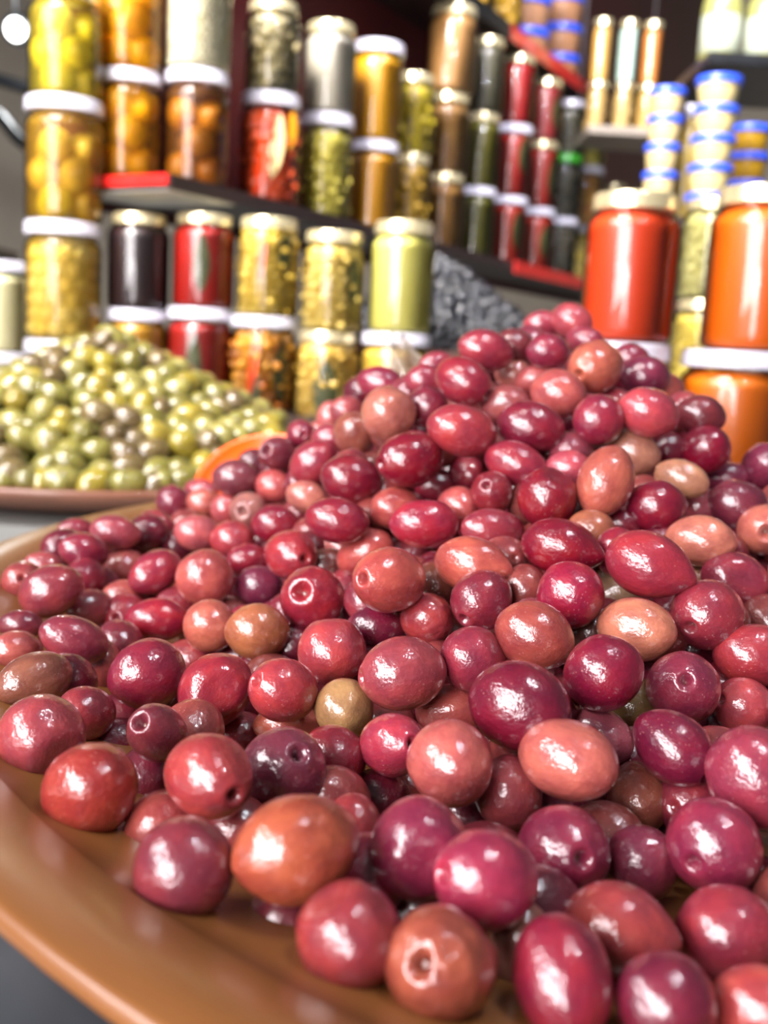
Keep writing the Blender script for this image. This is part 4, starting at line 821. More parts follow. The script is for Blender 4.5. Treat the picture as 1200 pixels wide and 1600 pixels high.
# olives glimpsed in the gaps between the upper ones
FILL = """389 2093 293|half-buried dark olive in the gap below and right of the hot-pink olive
1 2140 319|half-buried dark olive in the gap above the broadly dented red olive
871 2607 331|half-buried dark olive in the gap above and left of the slit-pitted crimson olive
-88 2549 302|half-buried dark olive in the gap above and right of the big wrinkled orange olive
1412 4674 1266|half-buried dark olive in the gap above the shrivelled tan olive
614 2465 281|half-buried dark olive in the gap below and right of the very large salmon olive
-528 2842 351|half-buried dark olive in the gap right of the olive with oval ringed scar
-1025 3285 337|half-buried dark olive in the gap right of the brownish bowl-wall olive
-1199 5096 501|half-buried dark olive in the gap right of the long rosy rim-heap olive
-1344 4558 380|half-buried dark olive in the gap right of the broad mauve overhanging olive
-990 3789 320|half-buried dark olive in the gap above and left of the finely speckled olive
453 3694 742|half-buried dark olive in the gap right of the twin-pointed coral olive
608 5304 1529|half-buried dark olive in the gap below and left of the topmost olive
1365 3516 615|half-buried dark olive in the gap right of the mouth-dented red olive
929 3312 588|half-buried dark olive in the gap below and right of the salmon barrel-shaped olive
-1043 5167 418|half-buried dark olive in the gap below the far-end dark olive
-1569 4942 436|half-buried dark olive in the gap above the broad mauve overhanging olive
751 2845 333|half-buried dark olive in the gap right of the very large salmon olive
-34 3611 595|half-buried dark olive in the gap below and left of the coral olive with end hole
956 2696 417|half-buried dark olive in the gap below and right of the navel-holed wine olive
301 2328 277|half-buried dark olive in the gap above the hot-pink olive
609 4153 899|half-buried dark olive in the gap left of the water-beaded cherry olive
-52 4484 739|half-buried dark olive in the gap above the coral olive with end hole
-156 5623 1246|half-buried dark olive in the gap above and left of the round salmon skyline olive
502 2644 281|half-buried dark olive in the gap below the very large salmon olive
1177 3370 418|half-buried dark olive in the gap right of the navel-holed wine olive
-875 4358 322|half-buried dark olive in the gap above and right of the finely speckled olive
431 2721 402|half-buried dark olive in the gap left of the very large salmon olive
604 2806 276|half-buried dark olive in the gap below and right of the very large dark wine olive
-361 3496 305|half-buried dark olive in the gap below the orange-tan olive
1370 5210 1350|half-buried dark olive in the gap right of the summit olive with pinprick hole
-765 5994 775|half-buried dark olive in the gap below and left of the ring-scarred mauve olive
1379 4039 738|half-buried dark olive in the gap below and left of the frame-edge salmon olive
1075 3665 582|half-buried dark olive in the gap left of the mouth-dented red olive
499 2870 465|half-buried dark olive in the gap right of the very large dark wine olive
-1117 5693 440|half-buried dark olive in the gap below and right of the far-end dark olive
-202 3245 314|half-buried dark olive in the gap left of the upright pale tan olive
-645 4354 284|half-buried dark olive in the gap above and left of the orange-tan olive
634 4049 737|half-buried dark olive in the gap left of the pear-shaped dark red olive
888 3220 435|half-buried dark olive in the gap left of the navel-holed wine olive
-35 3381 386|half-buried dark olive in the gap left of the largest rosy olive
-349 4048 403|half-buried dark olive in the gap below and left of the white-ringed stem olive
799 3500 580|half-buried dark olive in the gap left of the salmon barrel-shaped olive
545 4549 1065|half-buried dark olive in the gap above and right of the olive with star-shaped hole
603 3054 429|half-buried dark olive in the gap above the very large salmon olive
-48 4977 898|half-buried dark olive in the gap left of the large glossy dark-red olive
247 4676 1059|half-buried dark olive in the gap above and right of the large glossy dark-red olive
900 4978 1198|half-buried dark olive in the gap below the summit olive with pinprick hole
-538 3822 280|half-buried dark olive in the gap below and left of the orange-tan olive
-724 4823 276|half-buried dark olive in the gap left of the white-ringed stem olive
100 5218 1273|half-buried dark olive in the gap above and right of the round salmon skyline olive
49 3121 285|half-buried dark olive in the gap below and right of the upright pale tan olive
420 4701 1091|half-buried dark olive in the gap above the olive with star-shaped hole
998 2175 296|half-buried dark olive in the gap below and right of the slit-pitted crimson olive
304 3574 448|half-buried dark olive in the gap above and right of the largest rosy olive
801 4134 899|half-buried dark olive in the gap right of the water-beaded cherry olive
-450 5520 744|half-buried dark olive in the gap below and right of the ring-scarred mauve olive
239 4125 589|half-buried dark olive in the gap left of the twin-pointed coral olive
-453 3309 291|half-buried dark olive in the gap above and left of the pitted purple-wine olive
-333 4798 588|half-buried dark olive in the gap above the white-ringed stem olive
50 4472 589|half-buried dark olive in the gap above and right of the white-ringed stem olive
3 5007 1086|half-buried dark olive in the gap below the round salmon skyline olive
1101 4307 927|half-buried dark olive in the gap below and left of the shrivelled tan olive
530 3221 444|half-buried dark olive in the gap above and right of the very large dark wine olive
-64 3892 446|half-buried dark olive in the gap right of the white-ringed stem olive
-426 3646 275|half-buried dark olive in the gap above the pitted purple-wine olive
402 3127 306|half-buried dark olive in the gap below and left of the very large dark wine olive
220 3376 426|half-buried dark olive in the gap right of the largest rosy olive
116 4329 597|half-buried dark olive in the gap above and right of the coral olive with end hole
724 4537 1078|half-buried dark olive in the gap above the water-beaded cherry olive
1198 3479 590|half-buried dark olive in the gap below and right of the mouth-dented red olive
-677 3356 280|half-buried dark olive in the gap below and right of the finely speckled olive
110 3315 299|half-buried dark olive in the gap below the largest rosy olive
-605 5205 446|half-buried dark olive in the gap below and right of the gaping pale olive
-439 5326 603|half-buried dark olive in the gap right of the gaping pale olive
-745 4150 290|half-buried dark olive in the gap left of the orange-tan olive
-315 4484 581|half-buried dark olive in the gap left of the coral olive with end hole
888 4555 1045|half-buried dark olive in the gap above and left of the tall standing coral-orange olive
1061 4623 1230|half-buried dark olive in the gap below and right of the summit olive with pinprick hole
494 5524 1357|half-buried dark olive in the gap right of the round salmon skyline olive
210 5036 1092|half-buried dark olive in the gap below and right of the round salmon skyline olive
1570 4151 608|half-buried dark olive in the gap below the frame-edge salmon olive
386 4376 775|half-buried dark olive in the gap below and left of the olive with star-shaped hole
733 3869 740|half-buried dark olive in the gap below and right of the pear-shaped dark red olive
619 3408 436|half-buried dark olive in the gap below and left of the salmon barrel-shaped olive
-1371 5018 379|half-buried dark olive in the gap below the long rosy rim-heap olive
1670 4317 901|half-buried dark olive in the gap above and right of the frame-edge salmon olive
226 3823 613|half-buried dark olive in the gap below and left of the twin-pointed coral olive
1079 3883 775|half-buried dark olive in the gap above and right of the lemon-shaped crimson olive
1303 5565 1378|half-buried dark olive in the gap below and right of the topmost olive
-172 4792 911|half-buried dark olive in the gap below and left of the round salmon skyline olive
1669 4300 612|half-buried dark olive in the gap above and right of the mouth-dented red olive
513 4865 1086|half-buried dark olive in the gap above and left of the water-beaded cherry olive
529 5331 1251|half-buried dark olive in the gap left of the summit olive with pinprick hole
512 4186 744|half-buried dark olive in the gap above and right of the twin-pointed coral olive
1467 4184 732|half-buried dark olive in the gap right of the lemon-shaped crimson olive
-640 5888 740|half-buried dark olive in the gap below the ring-scarred mauve olive
-719 5798 590|half-buried dark olive in the gap above and right of the gaping pale olive
-354 5706 748|half-buried dark olive in the gap right of the dusky mauve oval olive
1496 3984 596|half-buried dark olive in the gap above and right of the navel-holed wine olive
966 6177 1555|half-buried dark olive in the gap above and left of the summit olive with pinprick hole
1092 6311 1540|half-buried dark olive in the gap below the topmost olive
415 5124 1229|half-buried dark olive deep in a gap of the pile
-1296 5297 369|half-buried dark olive in the gap below and right of the long rosy rim-heap olive"""
FILLC = ['7a2436', '8e2a3c', '9a3844', 'a24a48', '7c3038', '8a4440', 'a8504a', '6e2030']
for i, t in enumerate(FILL.split('\n')):
    num, label = t.split('|'); X, Y, Z = [int(q) * .0001 for q in num.split()]
    m = variants('n', 8)[i % 8]
    o = link('pink_olive', m); o.location = (X, Y, Z)
    orient(o, Vector((random.gauss(0, 1), random.gauss(0, 1), random.gauss(0, .5))).normalized(), random.uniform(0, 6.28))
    o.scale = (.0092, .0092, .0112); o.color = (*srgb(FILLC[i % 8]), 1)
    tag(o, label, 'olive', 'pink olives in the gaps of the pile')

